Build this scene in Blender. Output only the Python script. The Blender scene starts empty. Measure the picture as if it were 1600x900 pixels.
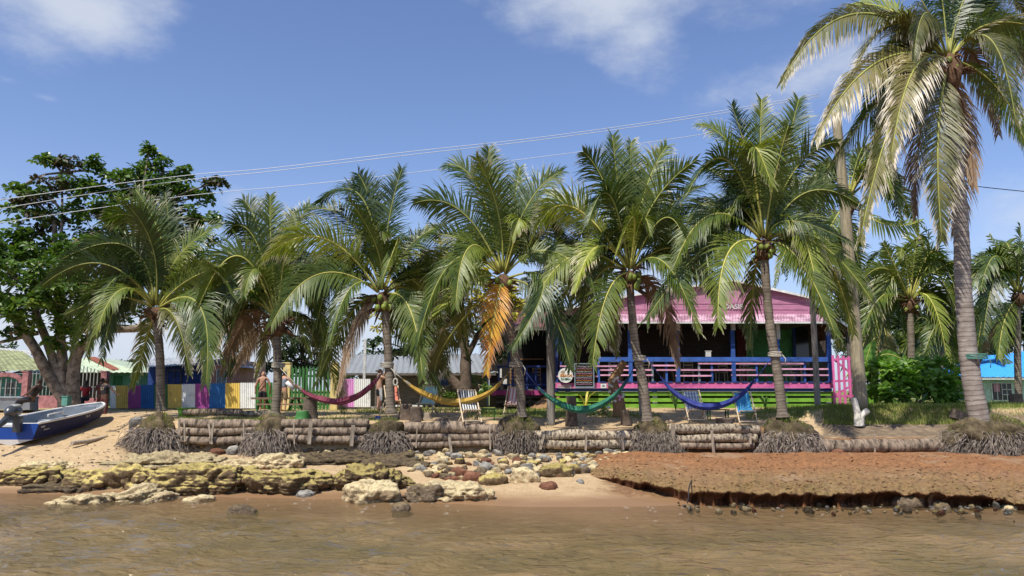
import bpy, bmesh, math, random
from mathutils import Vector, Matrix, Quaternion, noise
random.seed(7)
R = math.radians
sc = bpy.context.scene
col = sc.collection
# ------------------------------------------------------------------ camera
F = 1200.0; H = 2.6; PIT = math.atan(160/1200)
cam = bpy.data.cameras.new('camera'); camo = bpy.data.objects.new('camera', cam); col.objects.link(camo)
cam.sensor_width = 36; cam.lens = 36*F/1600; cam.clip_end = 6000; cam.clip_start = .1
camo.location = (0, 0, H); camo.rotation_euler = (R(90)+PIT, 0, 0); sc.camera = camo
# ------------------------------------------------------------------ light
SUN_EL, SUN_AZ = 57, 214          # azimuth clockwise from +Y: the sun stands behind the camera, a little to the left
sd = Vector((math.sin(R(SUN_AZ))*math.cos(R(SUN_EL)), math.cos(R(SUN_AZ))*math.cos(R(SUN_EL)), math.sin(R(SUN_EL))))
sl = bpy.data.lights.new('sun', 'SUN'); sl.energy = 5.0; sl.angle = R(.5); sl.color = (1, .95, .86)
so = bpy.data.objects.new('sun', sl); col.objects.link(so); so.rotation_euler = (-sd).to_track_quat('-Z', 'Y').to_euler()
w = bpy.data.worlds.new('World'); sc.world = w; w.use_nodes = True
def px_dir(px, py):
    u = (450-py)/F
    return Vector(((px-800)/F, math.cos(PIT)-u*math.sin(PIT), math.sin(PIT)+u*math.cos(PIT))).normalized()
nt = w.node_tree; N = nt.nodes; L = nt.links
bg = N['Background']; bg.inputs[1].default_value = .122
sky = N.new('ShaderNodeTexSky'); sky.sky_type = 'NISHITA'; sky.sun_disc = False
sky.sun_elevation = R(SUN_EL); sky.sun_rotation = R(SUN_AZ); sky.air_density = 1.0; sky.dust_density = .6; sky.ozone_density = 2.2
tc = N.new('ShaderNodeTexCoord')
def wmath(op, a, b=None, c=None, clamp=False):
    n = N.new('ShaderNodeMath'); n.operation = op; n.use_clamp = clamp
    for i, v in enumerate((a, b, c)):
        if v is None: continue
        if hasattr(v, 'links'): L.new(v, n.inputs[i])
        else: n.inputs[i].default_value = v
    return n.outputs[0]
def wvec(op, a, b):
    n = N.new('ShaderNodeVectorMath'); n.operation = op
    for i, v in enumerate((a, b)):
        if v is None: continue
        if hasattr(v, 'links'): L.new(v, n.inputs[i])
        else: n.inputs[i].default_value = v
    return n
nz = N.new('ShaderNodeTexNoise'); nz.inputs['Scale'].default_value = 5.5; nz.inputs['Detail'].default_value = 9; nz.inputs['Roughness'].default_value = .62
st = wvec('MULTIPLY', tc.outputs['Generated'], (1, 1, 1.9)); L.new(st.outputs[0], nz.inputs['Vector'])
total = None
for (px, py, rx, rz, s) in [(130, 10, .13, .085, 1.0), (60, 60, .10, .07, .7), (960, -30, .22, .10, 1.0), (1010, 60, .11, .09, .75), (1290, 110, .20, .07, .85), (700, -40, .30, .06, .5), (1180, -60, .3, .1, .7),
                            (360, 318, .07, .03, .55), (250, 530, .45, .08, 1.1), (540, 520, .25, .09, 1.0), (1590, 330, .16, .08, .6), (30, 500, .25, .10, 1.0), (930, 440, .25, .07, 1.0), (1500, 470, .2, .06, .8), (15, 125, .06, .02, .4), (70, 152, .03, .012, .5)]:
    c = px_dir(px, py)
    d = wvec('SUBTRACT', tc.outputs['Generated'], tuple(c))
    e = wvec('MULTIPLY', d.outputs[0], (1/rx, .3, 1/rz))
    ln = wvec('LENGTH', e.outputs[0], None)
    m = wmath('MULTIPLY', wmath('SUBTRACT', 1.0, ln.outputs['Value'], clamp=True), s)
    total = m if total is None else wmath('MAXIMUM', total, m)
cl = wmath('ADD', wmath('MULTIPLY', nz.outputs[0], 1.55), total)
mr = N.new('ShaderNodeMapRange'); mr.inputs[1].default_value = 1.0; mr.inputs[2].default_value = 1.75; mr.interpolation_type = 'SMOOTHSTEP'
L.new(cl, mr.inputs[0])
gate = wmath('MULTIPLY', mr.outputs[0], wmath('MULTIPLY', total, 6.0, clamp=True))
sep = N.new('ShaderNodeSeparateXYZ'); L.new(tc.outputs['Generated'], sep.inputs[0])
hz = N.new('ShaderNodeMapRange'); hz.inputs[1].default_value = .30; hz.inputs[2].default_value = -.02; hz.interpolation_type = 'SMOOTHSTEP'; L.new(sep.outputs[2], hz.inputs[0])
mx0 = N.new('ShaderNodeMixRGB'); mx0.inputs[2].default_value = (3.6, 4.4, 6.2, 1); L.new(wmath('MULTIPLY', hz.outputs[0], .55), mx0.inputs[0])
tint = N.new('ShaderNodeMixRGB'); tint.blend_type = 'MULTIPLY'; tint.inputs[0].default_value = 1; tint.inputs[2].default_value = (1.02, 1.02, 1.20, 1)
L.new(sky.outputs[0], tint.inputs[1]); L.new(tint.outputs[0], mx0.inputs[1])
mx = N.new('ShaderNodeMixRGB'); mx.inputs[2].default_value = (5.2, 5.6, 6.3, 1)
L.new(wmath('MULTIPLY', gate, .8), mx.inputs[0]); L.new(mx0.outputs[0], mx.inputs[1]); L.new(mx.outputs[0], bg.inputs[0])
vs = sc.view_settings; vs.view_transform = 'Standard'; vs.look = 'None'; vs.exposure = 0.16; vs.gamma = 1; vs.use_curve_mapping = False
sc.cycles.max_bounces = 6; sc.cycles.transparent_max_bounces = 6; sc.cycles.diffuse_bounces = 3

# ------------------------------------------------------------------ placement helpers
def at(px, py, Y):
    u = (450-py)/F
    d = Vector(((px-800)/F, math.cos(PIT)-u*math.sin(PIT), math.sin(PIT)+u*math.cos(PIT)))
    p = d*(Y/d.y); p.z += H
    return p
def ip(x, pts):
    if x <= pts[0][0]: return pts[0][1]
    for (a, b), (c, d) in zip(pts, pts[1:]):
        if x <= c: return b+(d-b)*(x-a)/(c-a)
    return pts[-1][1]
def sm(a, b, x):
    t = max(0, min(1, (x-a)/(b-a))); return t*t*(3-2*t)
YW = 25.3
SHORE = [(-400, 20.5), (0, 19.9), (300, 19.2), (560, 18.6), (800, 17.5), (1000, 17.4), (1100, 17.9), (1300, 18.0), (1600, 17.8), (2000, 17.8)]
def gz(x, y):
    if y < 3: return -1.2
    px = 800+1200*x/max(y, 5)
    sh = ip(px, SHORE)
    if y < sh: return max(-1.5, -.10*(sh-y))
    slope = ip(y, [(sh, 0), (22.0, .36), (23, .5), (24.5, .85), (27, 1.2), (30, 1.6), (33, 1.75), (60, 1.8)])
    n1 = .035*noise.noise(Vector((x*.9, y*.9, 0)))+.02*noise.noise(Vector((x*2.7, y*2.7, 3)))
    if y < YW-.12:
        fr = ip(y, [(sh, 0), (sh+1.2, .12), (25, .62)])
        if px > 850: fr *= 1-.45*sm(850, 1050, px)*(1-sm(22.5, 24.6, y))
        z = fr
    else:
        zt = ip(px, [(200, 1.55), (282, 1.63), (820, 1.60), (845, 1.32), (1000, 1.32), (1045, 1.42), (1190, 1.42), (1270, 1.05), (1480, 1.05), (1560, 1.35)])
        zm = ip(px, [(600, 1.68), (760, 1.58), (1180, 1.53), (1280, 1.5), (1480, 1.5)])
        z29 = ip(px, [(600, 1.72), (1180, 1.72), (1290, 2.0), (1600, 2.0)])
        zb = ip(px, [(600, 1.74), (900, 1.84), (1290, 1.9), (1400, 2.06), (1700, 2.06)])
        z = ip(y, [(YW, zt), (27.2, zm), (28.6 if px < 1250 else 27.9, z29), (33, zb), (46, 1.78), (200, 1.8)])
        if px > 1280 and 26.9 < y < 28.6: z += .05*noise.noise(Vector((x*1.5, 0, 0)))
    k = sm(190, 235, px)
    z = slope*(1-k)+z*k
    return z+n1*sm(sh, sh+1.5, y)
def gp(px, py):
    Y = 11.0
    while Y < 90:
        p = at(px, py, Y)
        if p.z <= gz(p.x, p.y): return p
        Y += .05
    return at(px, py, 40)

def gpw(px, py):
    Y = 11.0
    while Y < 60:
        p = at(px, py, Y)
        if p.z <= max(gz(p.x, p.y), 0): return p
        Y += .05
    return gp(px, py)

# ------------------------------------------------------------------ object helpers
def tag(o, label=None, cat=None, group=None, kind=None):
    if label: o['label'] = label
    if cat: o['category'] = cat
    if group: o['group'] = group
    if kind: o['kind'] = kind
    return o
def empty(name, loc, label, cat, group=None):
    o = bpy.data.objects.new(name, None); col.objects.link(o); o.location = loc; o.empty_display_size = .2
    return tag(o, label, cat, group)
class MB:
    def __init__(s): s.v = []; s.f = []; s.m = []; s.uv = []; s.sm = []
    def poly(s, pts, m=0, uv=None, smooth=False):
        b = len(s.v); s.v += [tuple(p) for p in pts]; s.f.append(tuple(range(b, b+len(pts)))); s.m.append(m); s.sm.append(smooth)
        s.uv += uv if uv else [(0, 0)]*len(pts)
    def box(s, a, b, m=0, bev=0):
        x0, x1 = sorted((a[0], b[0])); y0, y1 = sorted((a[1], b[1])); z0, z1 = sorted((a[2], b[2]))
        P = [Vector(c) for c in ((x0,y0,z0),(x1,y0,z0),(x1,y1,z0),(x0,y1,z0),(x0,y0,z1),(x1,y0,z1),(x1,y1,z1),(x0,y1,z1))]
        for q in ((0,3,2,1),(4,5,6,7),(0,1,5,4),(1,2,6,5),(2,3,7,6),(3,0,4,7)): s.poly([P[i] for i in q], m)
        return s
    def beam(s, p, q, w, h, m=0, up=Vector((0, 0, 1))):
        p, q = Vector(p), Vector(q); d = (q-p).normalized()
        u = d.cross(up)
        if u.length < 1e-3: u = d.cross(Vector((0, 1, 0)))
        u.normalize(); v = u.cross(d).normalized(); u = u*w/2; v = v*h/2
        A = [p-u-v, p+u-v, p+u+v, p-u+v]; B = [q-u-v, q+u-v, q+u+v, q-u+v]
        s.poly(A[::-1], m); s.poly(B, m)
        for i in range(4): s.poly([A[i], A[(i+1)%4], B[(i+1)%4], B[i]], m)
        return s
    def tube(s, pts, rad, n=8, m=0, cap=True, uvv=None, rn=None, smooth=True, flat=1):
        pts = [Vector(p) for p in pts]; k = len(pts)
        if not isinstance(rad, (list, tuple)): rad = [rad]*k
        rings = []; ref = None; ln = 0
        for i, p in enumerate(pts):
            d = (pts[min(i+1, k-1)]-pts[max(i-1, 0)])
            if d.length < 1e-9: d = Vector((0, 0, 1))
            d.normalize()
            if ref is None: ref = d.cross(Vector((0, 1, .01))); ref = ref if ref.length > .05 else d.cross(Vector((1, 0, 0)))
            ref = (ref-d*ref.dot(d)).normalized(); bi = d.cross(ref)
            ring = []
            for j in range(n):
                a = 2*math.pi*j/n; r = rad[i]*(rn(i, a) if rn else 1)
                ring.append(p+ref*math.cos(a)*r+bi*math.sin(a)*r*flat)
            rings.append(ring)
        b = len(s.v)
        for r_ in rings: s.v += [tuple(q) for q in r_]
        ls = [0]
        for i in range(1, k): ls.append(ls[-1]+(pts[i]-pts[i-1]).length)
        for i in range(k-1):
            for j in range(n):
                j2 = (j+1) % n
                s.f.append((b+i*n+j, b+i*n+j2, b+(i+1)*n+j2, b+(i+1)*n+j)); s.m.append(m); s.sm.append(smooth)
                s.uv += [(j/n, ls[i]), ((j+1)/n, ls[i]), ((j+1)/n, ls[i+1]), (j/n, ls[i+1])]
        if cap:
            s.f.append(tuple(b+j for j in range(n))[::-1]); s.m.append(m); s.sm.append(False); s.uv += [(.5, .5)]*n
            s.f.append(tuple(b+(k-1)*n+j for j in range(n))); s.m.append(m); s.sm.append(False); s.uv += [(.5, .5)]*n
        return s
    def blob(s, c, r, m=0, seed=0, amp=.2, fr=1.5, sub=2, smooth=True, fn=None):
        bm = bmesh.new(); bmesh.ops.create_icosphere(bm, subdivisions=sub, radius=1)
        b = len(s.v); rx, ry, rz = r if isinstance(r, (tuple, list)) else (r, r, r)
        for v in bm.verts:
            q = v.co.copy(); k = 1+amp*noise.noise(q*fr+Vector((seed*3.1, seed, 7)))*1.6
            if fn: k *= fn(q)
            s.v.append((c[0]+q.x*k*rx, c[1]+q.y*k*ry, c[2]+q.z*k*rz))
        for f in bm.faces:
            s.f.append(tuple(b+v.index for v in f.verts)); s.m.append(m); s.sm.append(smooth); s.uv += [(0, 0)]*3
        bm.free(); return s
    def build(s, name, mats, parent=None, origin=None):
        me = bpy.data.meshes.new(name)
        o0 = None if isinstance(origin, str) else Vector(origin) if origin is not None else (Vector(parent_loc(parent)) if parent else None)
        vv = [tuple(Vector(v)-o0) for v in s.v] if o0 is not None else s.v
        me.from_pydata(vv, [], s.f)
        for mt in (mats if isinstance(mats, (list, tuple)) else [mats]): me.materials.append(mt)
        me.polygons.foreach_set('material_index', s.m); me.polygons.foreach_set('use_smooth', s.sm)
        ul = me.uv_layers.new(name='UVMap'); ul.data.foreach_set('uv', [c for p in s.uv for c in p])
        me.update()
        o = bpy.data.objects.new(name, me); col.objects.link(o)
        if parent: o.parent = parent
        elif o0 is not None: o.location = o0
        return o
def parent_loc(o):
    p = Vector(o.location); q = o.parent
    while q: p += Vector(q.location); q = q.parent
    return p
def centre(mb):
    xs = [v[0] for v in mb.v]; ys = [v[1] for v in mb.v]; zs = [v[2] for v in mb.v]
    return Vector(((min(xs)+max(xs))/2, (min(ys)+max(ys))/2, min(zs)))
def pb(mb, x0, x1, y0, y1, Y, d, m=0):      # box whose front face stands at depth Y
    a = at((x0+x1)/2, y0, Y); b = at((x0+x1)/2, y1, Y); ym = (y0+y1)/2
    mb.box((at(x0, ym, Y).x, Y, b.z), (at(x1, ym, Y).x, Y+d, a.z), m); return mb

# ------------------------------------------------------------------ materials
def newmat(name):
    m = bpy.data.materials.new(name); m.use_nodes = True
    return m, m.node_tree.nodes, m.node_tree.links, m.node_tree.nodes['Principled BSDF']
def ramp(Nn, stops, interp='LINEAR'):
    r = Nn.new('ShaderNodeValToRGB'); r.color_ramp.interpolation = interp
    e = r.color_ramp.elements
    while len(e) < len(stops): e.new(.5)
    for i, (p, c) in enumerate(stops): e[i].position = p; e[i].color = (*c, 1) if len(c) == 3 else c
    return r
def mat(name, base, rough=.75, var=.35, scale=3, bump=.25, bscale=30, spec=.3, col2=None, stretch=(1, 1, 1), metal=0, k=.5, pos=(.35, .65)):
    m, Nn, Ll, p = newmat(name)
    t = Nn.new('ShaderNodeTexCoord'); mp = Nn.new('ShaderNodeMapping'); mp.inputs['Scale'].default_value = stretch
    Ll.new(t.outputs['Object'], mp.inputs[0])
    n1 = Nn.new('ShaderNodeTexNoise'); n1.inputs['Scale'].default_value = scale; n1.inputs['Detail'].default_value = 8; n1.inputs['Roughness'].default_value = .65
    Ll.new(mp.outputs[0], n1.inputs['Vector'])
    b = Vector(base); c2 = Vector(col2) if col2 else b*(1-var)
    r = ramp(Nn, [(pos[0], tuple(c2)), (pos[1], tuple(b*(1+var*.3)))]); Ll.new(n1.outputs[0], r.inputs[0])
    oi = Nn.new('ShaderNodeObjectInfo'); hs = Nn.new('ShaderNodeHueSaturation')
    mr_ = Nn.new('ShaderNodeMapRange'); mr_.inputs[3].default_value = .85; mr_.inputs[4].default_value = 1.15; Ll.new(oi.outputs['Random'], mr_.inputs[0])
    Ll.new(mr_.outputs[0], hs.inputs['Value']); Ll.new(r.outputs[0], hs.inputs['Color']); Ll.new(hs.outputs[0], p.inputs['Base Color'])
    p.inputs['Roughness'].default_value = rough; p.inputs['Specular IOR Level'].default_value = spec; p.inputs['Metallic'].default_value = metal
    if bump:
        n2 = Nn.new('ShaderNodeTexNoise'); n2.inputs['Scale'].default_value = bscale; n2.inputs['Detail'].default_value = 5; Ll.new(mp.outputs[0], n2.inputs['Vector'])
        bp = Nn.new('ShaderNodeBump'); bp.inputs['Strength'].default_value = bump; bp.inputs['Distance'].default_value = .03
        Ll.new(n2.outputs[0], bp.inputs['Height']); Ll.new(bp.outputs[0], p.inputs['Normal'])
    return m
def leafmat(name, stops, tip=None, tip_at=.75, rough=.45, trans=.35, hue=.03, spec=.4):
    # UV x runs along a leaflet (or is random per leaf), UV y along the frond
    m, Nn, Ll, p = newmat(name)
    uv = Nn.new('ShaderNodeUVMap'); sp = Nn.new('ShaderNodeSeparateXYZ'); Ll.new(uv.outputs[0], sp.inputs[0])
    t = Nn.new('ShaderNodeTexCoord'); n1 = Nn.new('ShaderNodeTexNoise'); n1.inputs['Scale'].default_value = 1.6; n1.inputs['Detail'].default_value = 6; Ll.new(t.outputs['Object'], n1.inputs['Vector'])
    oi = Nn.new('ShaderNodeObjectInfo')
    def mth(op, a, b, clamp=False):
        n = Nn.new('ShaderNodeMath'); n.operation = op; n.use_clamp = clamp
        for i, v in enumerate((a, b)):
            if hasattr(v, 'links'): Ll.new(v, n.inputs[i])
            else: n.inputs[i].default_value = v
        return n.outputs[0]
    base = ramp(Nn, stops)
    if tip:
        Ll.new(mth('ADD', mth('MULTIPLY', n1.outputs[0], .7), mth('MULTIPLY', oi.outputs['Random'], .3)), base.inputs[0])
        thr = mth('ADD', sp.outputs[0], mth('MULTIPLY', mth('SUBTRACT', n1.outputs[0], .5), .9))
        thr = mth('ADD', thr, mth('MULTIPLY', mth('SUBTRACT', sp.outputs[1], .5), .25))
        thr = mth('ADD', thr, mth('MULTIPLY', mth('SUBTRACT', oi.outputs['Random'], .5), .3))
        f = mth('MULTIPLY', mth('SUBTRACT', thr, tip_at), 5, True)
        mxx = Nn.new('ShaderNodeMixRGB'); Ll.new(f, mxx.inputs[0]); Ll.new(base.outputs[0], mxx.inputs[1]); mxx.inputs[2].default_value = (*tip, 1)
        c = mxx.outputs[0]
    else:
        Ll.new(sp.outputs[0], base.inputs[0]); c = base.outputs[0]
    hs = Nn.new('ShaderNodeHueSaturation'); Ll.new(c, hs.inputs['Color'])
    mr_ = Nn.new('ShaderNodeMapRange'); mr_.inputs[3].default_value = .8; mr_.inputs[4].default_value = 1.2; Ll.new(oi.outputs['Random'], mr_.inputs[0]); Ll.new(mr_.outputs[0], hs.inputs['Value'])
    c = hs.outputs[0]
    Ll.new(c, p.inputs['Base Color']); p.inputs['Roughness'].default_value = rough; p.inputs['Specular IOR Level'].default_value = spec
    tr = Nn.new('ShaderNodeBsdfTranslucent'); hs2 = Nn.new('ShaderNodeHueSaturation'); hs2.inputs['Value'].default_value = 1.5; hs2.inputs['Saturation'].default_value = 1.1
    Ll.new(c, hs2.inputs['Color']); Ll.new(hs2.outputs[0], tr.inputs[0])
    ms = Nn.new('ShaderNodeMixShader'); ms.inputs[0].default_value = trans
    Ll.new(p.outputs[0], ms.inputs[1]); Ll.new(tr.outputs[0], ms.inputs[2]); Ll.new(ms.outputs[0], Nn['Material Output'].inputs[0])
    return m
M = {}
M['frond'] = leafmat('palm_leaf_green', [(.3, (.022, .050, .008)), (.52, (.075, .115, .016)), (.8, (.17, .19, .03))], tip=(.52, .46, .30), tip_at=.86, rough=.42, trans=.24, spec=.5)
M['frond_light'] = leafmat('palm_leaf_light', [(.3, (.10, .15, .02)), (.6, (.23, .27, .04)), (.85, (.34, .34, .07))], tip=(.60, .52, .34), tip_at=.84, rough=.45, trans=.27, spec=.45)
M['frond_yellow'] = leafmat('palm_leaf_orange', [(.3, (.42, .30, .02)), (.5, (.60, .33, .03)), (.75, (.42, .14, .025))], tip=(.36, .20, .10), tip_at=.68)
M['frond_brown'] = leafmat('palm_leaf_browning', [(.3, (.06, .08, .015)), (.55, (.16, .15, .04)), (.85, (.24, .18, .08))], tip=(.66, .58, .44), tip_at=.66, trans=.2)
M['frond_dead'] = leafmat('palm_leaf_dead', [(.3, (.16, .10, .055)), (.7, (.36, .25, .15))], tip=(.45, .34, .22), tip_at=.7, trans=.2, rough=.8)
M['rachis'] = mat('palm_rachis', (.34, .34, .08), rough=.5, var=.3, bump=0)
M['rachis_y'] = mat('palm_rachis_yellow', (.55, .50, .12), rough=.5, var=.2, bump=0)
M['rachis_dead'] = mat('palm_rachis_dead', (.20, .10, .06), rough=.8, bump=0)
M['fibre'] = mat('palm_fibre', (.16, .09, .05), rough=.95, var=.6, scale=9, bump=.8)
M['coconut'] = mat('coconut_husk', (.20, .25, .04), rough=.5, var=.4, scale=4, bump=.05)
def trunkmat(name, c1, c2, bands=9):
    m, Nn, Ll, p = newmat(name)
    uv = Nn.new('ShaderNodeUVMap'); sp = Nn.new('ShaderNodeSeparateXYZ'); Ll.new(uv.outputs[0], sp.inputs[0])
    t = Nn.new('ShaderNodeTexCoord'); n1 = Nn.new('ShaderNodeTexNoise'); n1.inputs['Scale'].default_value = 5; n1.inputs['Detail'].default_value = 8; Ll.new(t.outputs['Object'], n1.inputs['Vector'])
    mp = Nn.new('ShaderNodeMapping'); mp.inputs['Scale'].default_value = (1, 1, 9); Ll.new(t.outputs['Object'], mp.inputs[0])
    n2 = Nn.new('ShaderNodeTexNoise'); n2.inputs['Scale'].default_value = 1.6; n2.inputs['Detail'].default_value = 5; n2.inputs['Distortion'].default_value = .3; Ll.new(mp.outputs[0], n2.inputs['Vector'])
    a = Nn.new('ShaderNodeMath'); a.operation = 'MULTIPLY_ADD'; Ll.new(n1.outputs[0], a.inputs[0]); a.inputs[1].default_value = .10; Ll.new(sp.outputs[1], a.inputs[2])
    s1 = Nn.new('ShaderNodeMath'); s1.operation = 'MULTIPLY'; Ll.new(a.outputs[0], s1.inputs[0]); s1.inputs[1].default_value = bands
    fr_ = Nn.new('ShaderNodeMath'); fr_.operation = 'FRACT'; Ll.new(s1.outputs[0], fr_.inputs[0])
    rr = ramp(Nn, [(0, (.15,)*3), (.14, (.25,)*3), (.24, (1,)*3), (1, (.8,)*3)]); Ll.new(fr_.outputs[0], rr.inputs[0])
    cr = ramp(Nn, [(.3, c2), (.62, c1)]); 
    ad = Nn.new('ShaderNodeMath'); ad.operation = 'MULTIPLY_ADD'; Ll.new(n2.outputs[0], ad.inputs[0]); ad.inputs[1].default_value = .6; 
    n1h = Nn.new('ShaderNodeMath'); n1h.operation = 'MULTIPLY'; Ll.new(n1.outputs[0], n1h.inputs[0]); n1h.inputs[1].default_value = .4; Ll.new(n1h.outputs[0], ad.inputs[2]); Ll.new(ad.outputs[0], cr.inputs[0])
    mu = Nn.new('ShaderNodeMixRGB'); mu.blend_type = 'MULTIPLY'; mu.inputs[0].default_value = .55; Ll.new(cr.outputs[0], mu.inputs[1]); Ll.new(rr.outputs[0], mu.inputs[2]); Ll.new(mu.outputs[0], p.inputs['Base Color'])
    p.inputs['Roughness'].default_value = .9; p.inputs['Specular IOR Level'].default_value = .2
    bp = Nn.new('ShaderNodeBump'); bp.inputs['Strength'].default_value = .7; bp.inputs['Distance'].default_value = .03; Ll.new(mu.outputs[0], bp.inputs['Height']); Ll.new(bp.outputs[0], p.inputs['Normal'])
    return m
M['ptrunk'] = trunkmat('palm_bark', (.27, .225, .17), (.085, .065, .05))
M['ptrunk_big'] = trunkmat('palm_bark_pale', (.38, .33, .28), (.16, .125, .10), 6.5)
M['log'] = mat('palm_log_bark', (.25, .19, .135), rough=.95, var=.7, scale=3.2, bump=1, bscale=9, stretch=(2.6, .8, 1.2), col2=(.045, .033, .025), pos=(.36, .58))
M['logpale'] = mat('palm_log_pale', (.40, .33, .23), rough=.9, var=.4, scale=6, bump=.8, bscale=14, stretch=(2.4, .8, 1.3), col2=(.075, .055, .04), pos=(.40, .56))
M['logend'] = mat('log_end_grain', (.36, .28, .2), rough=.95, var=.6, scale=9)
M['stake'] = mat('stake_wood', (.38, .31, .23), rough=.9, var=.5, scale=4, stretch=(6, 6, .7))
M['root'] = mat('palm_roots', (.29, .24, .195), rough=.95, var=.72, scale=9, bump=.3, col2=(.05, .037, .03), pos=(.38, .62))
M['mound'] = mat('root_mound_soil', (.13, .10, .055), rough=1, var=.6, scale=5, bump=1, bscale=30, col2=(.05, .035, .02))
M['grass'] = leafmat('grass_blades', [(0, (.09, .13, .02)), (.5, (.20, .25, .045)), (1, (.38, .37, .11))], rough=.6, trans=.3)
M['drygrass'] = leafmat('dry_moss', [(0, (.10, .10, .03)), (.5, (.18, .17, .05)), (1, (.30, .24, .12))], rough=.8, trans=.2)
M['bark'] = mat('tree_bark', (.38, .31, .23), rough=.95, var=.6, scale=4.5, bump=.9, bscale=14, col2=(.10, .075, .055))
M['bark_dark'] = mat('tree_bark_dark', (.15, .11, .08), rough=.95, var=.5, scale=4, bump=.8, bscale=14)
M['leaf'] = leafmat('tree_leaf', [(0, (.03, .07, .012)), (.45, (.07, .13, .02)), (.8, (.12, .19, .03)), (1, (.18, .25, .045))], rough=.35, trans=.3)
M['leaf_red'] = leafmat('tree_leaf_rusty', [(0, (.06, .025, .018)), (.4, (.07, .05, .02)), (.7, (.05, .09, .02)), (1, (.09, .12, .03))], rough=.5, trans=.28)
M['leaf_yellow'] = leafmat('tree_leaf_yellow', [(0, (.10, .13, .015)), (.35, (.30, .29, .035)), (.7, (.55, .48, .07)), (1, (.72, .62, .14))], rough=.5, trans=.35)
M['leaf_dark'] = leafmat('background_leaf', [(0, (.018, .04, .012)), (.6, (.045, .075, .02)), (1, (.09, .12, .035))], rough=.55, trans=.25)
M['leaf_bush'] = leafmat('bush_leaf', [(0, (.07, .16, .02)), (.5, (.15, .29, .04)), (1, (.30, .44, .10))], rough=.3, trans=.4, spec=.5)
M['banana'] = leafmat('banana_leaf', [(0, (.08, .20, .03)), (1, (.22, .40, .09))], rough=.4, trans=.4)

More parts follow.
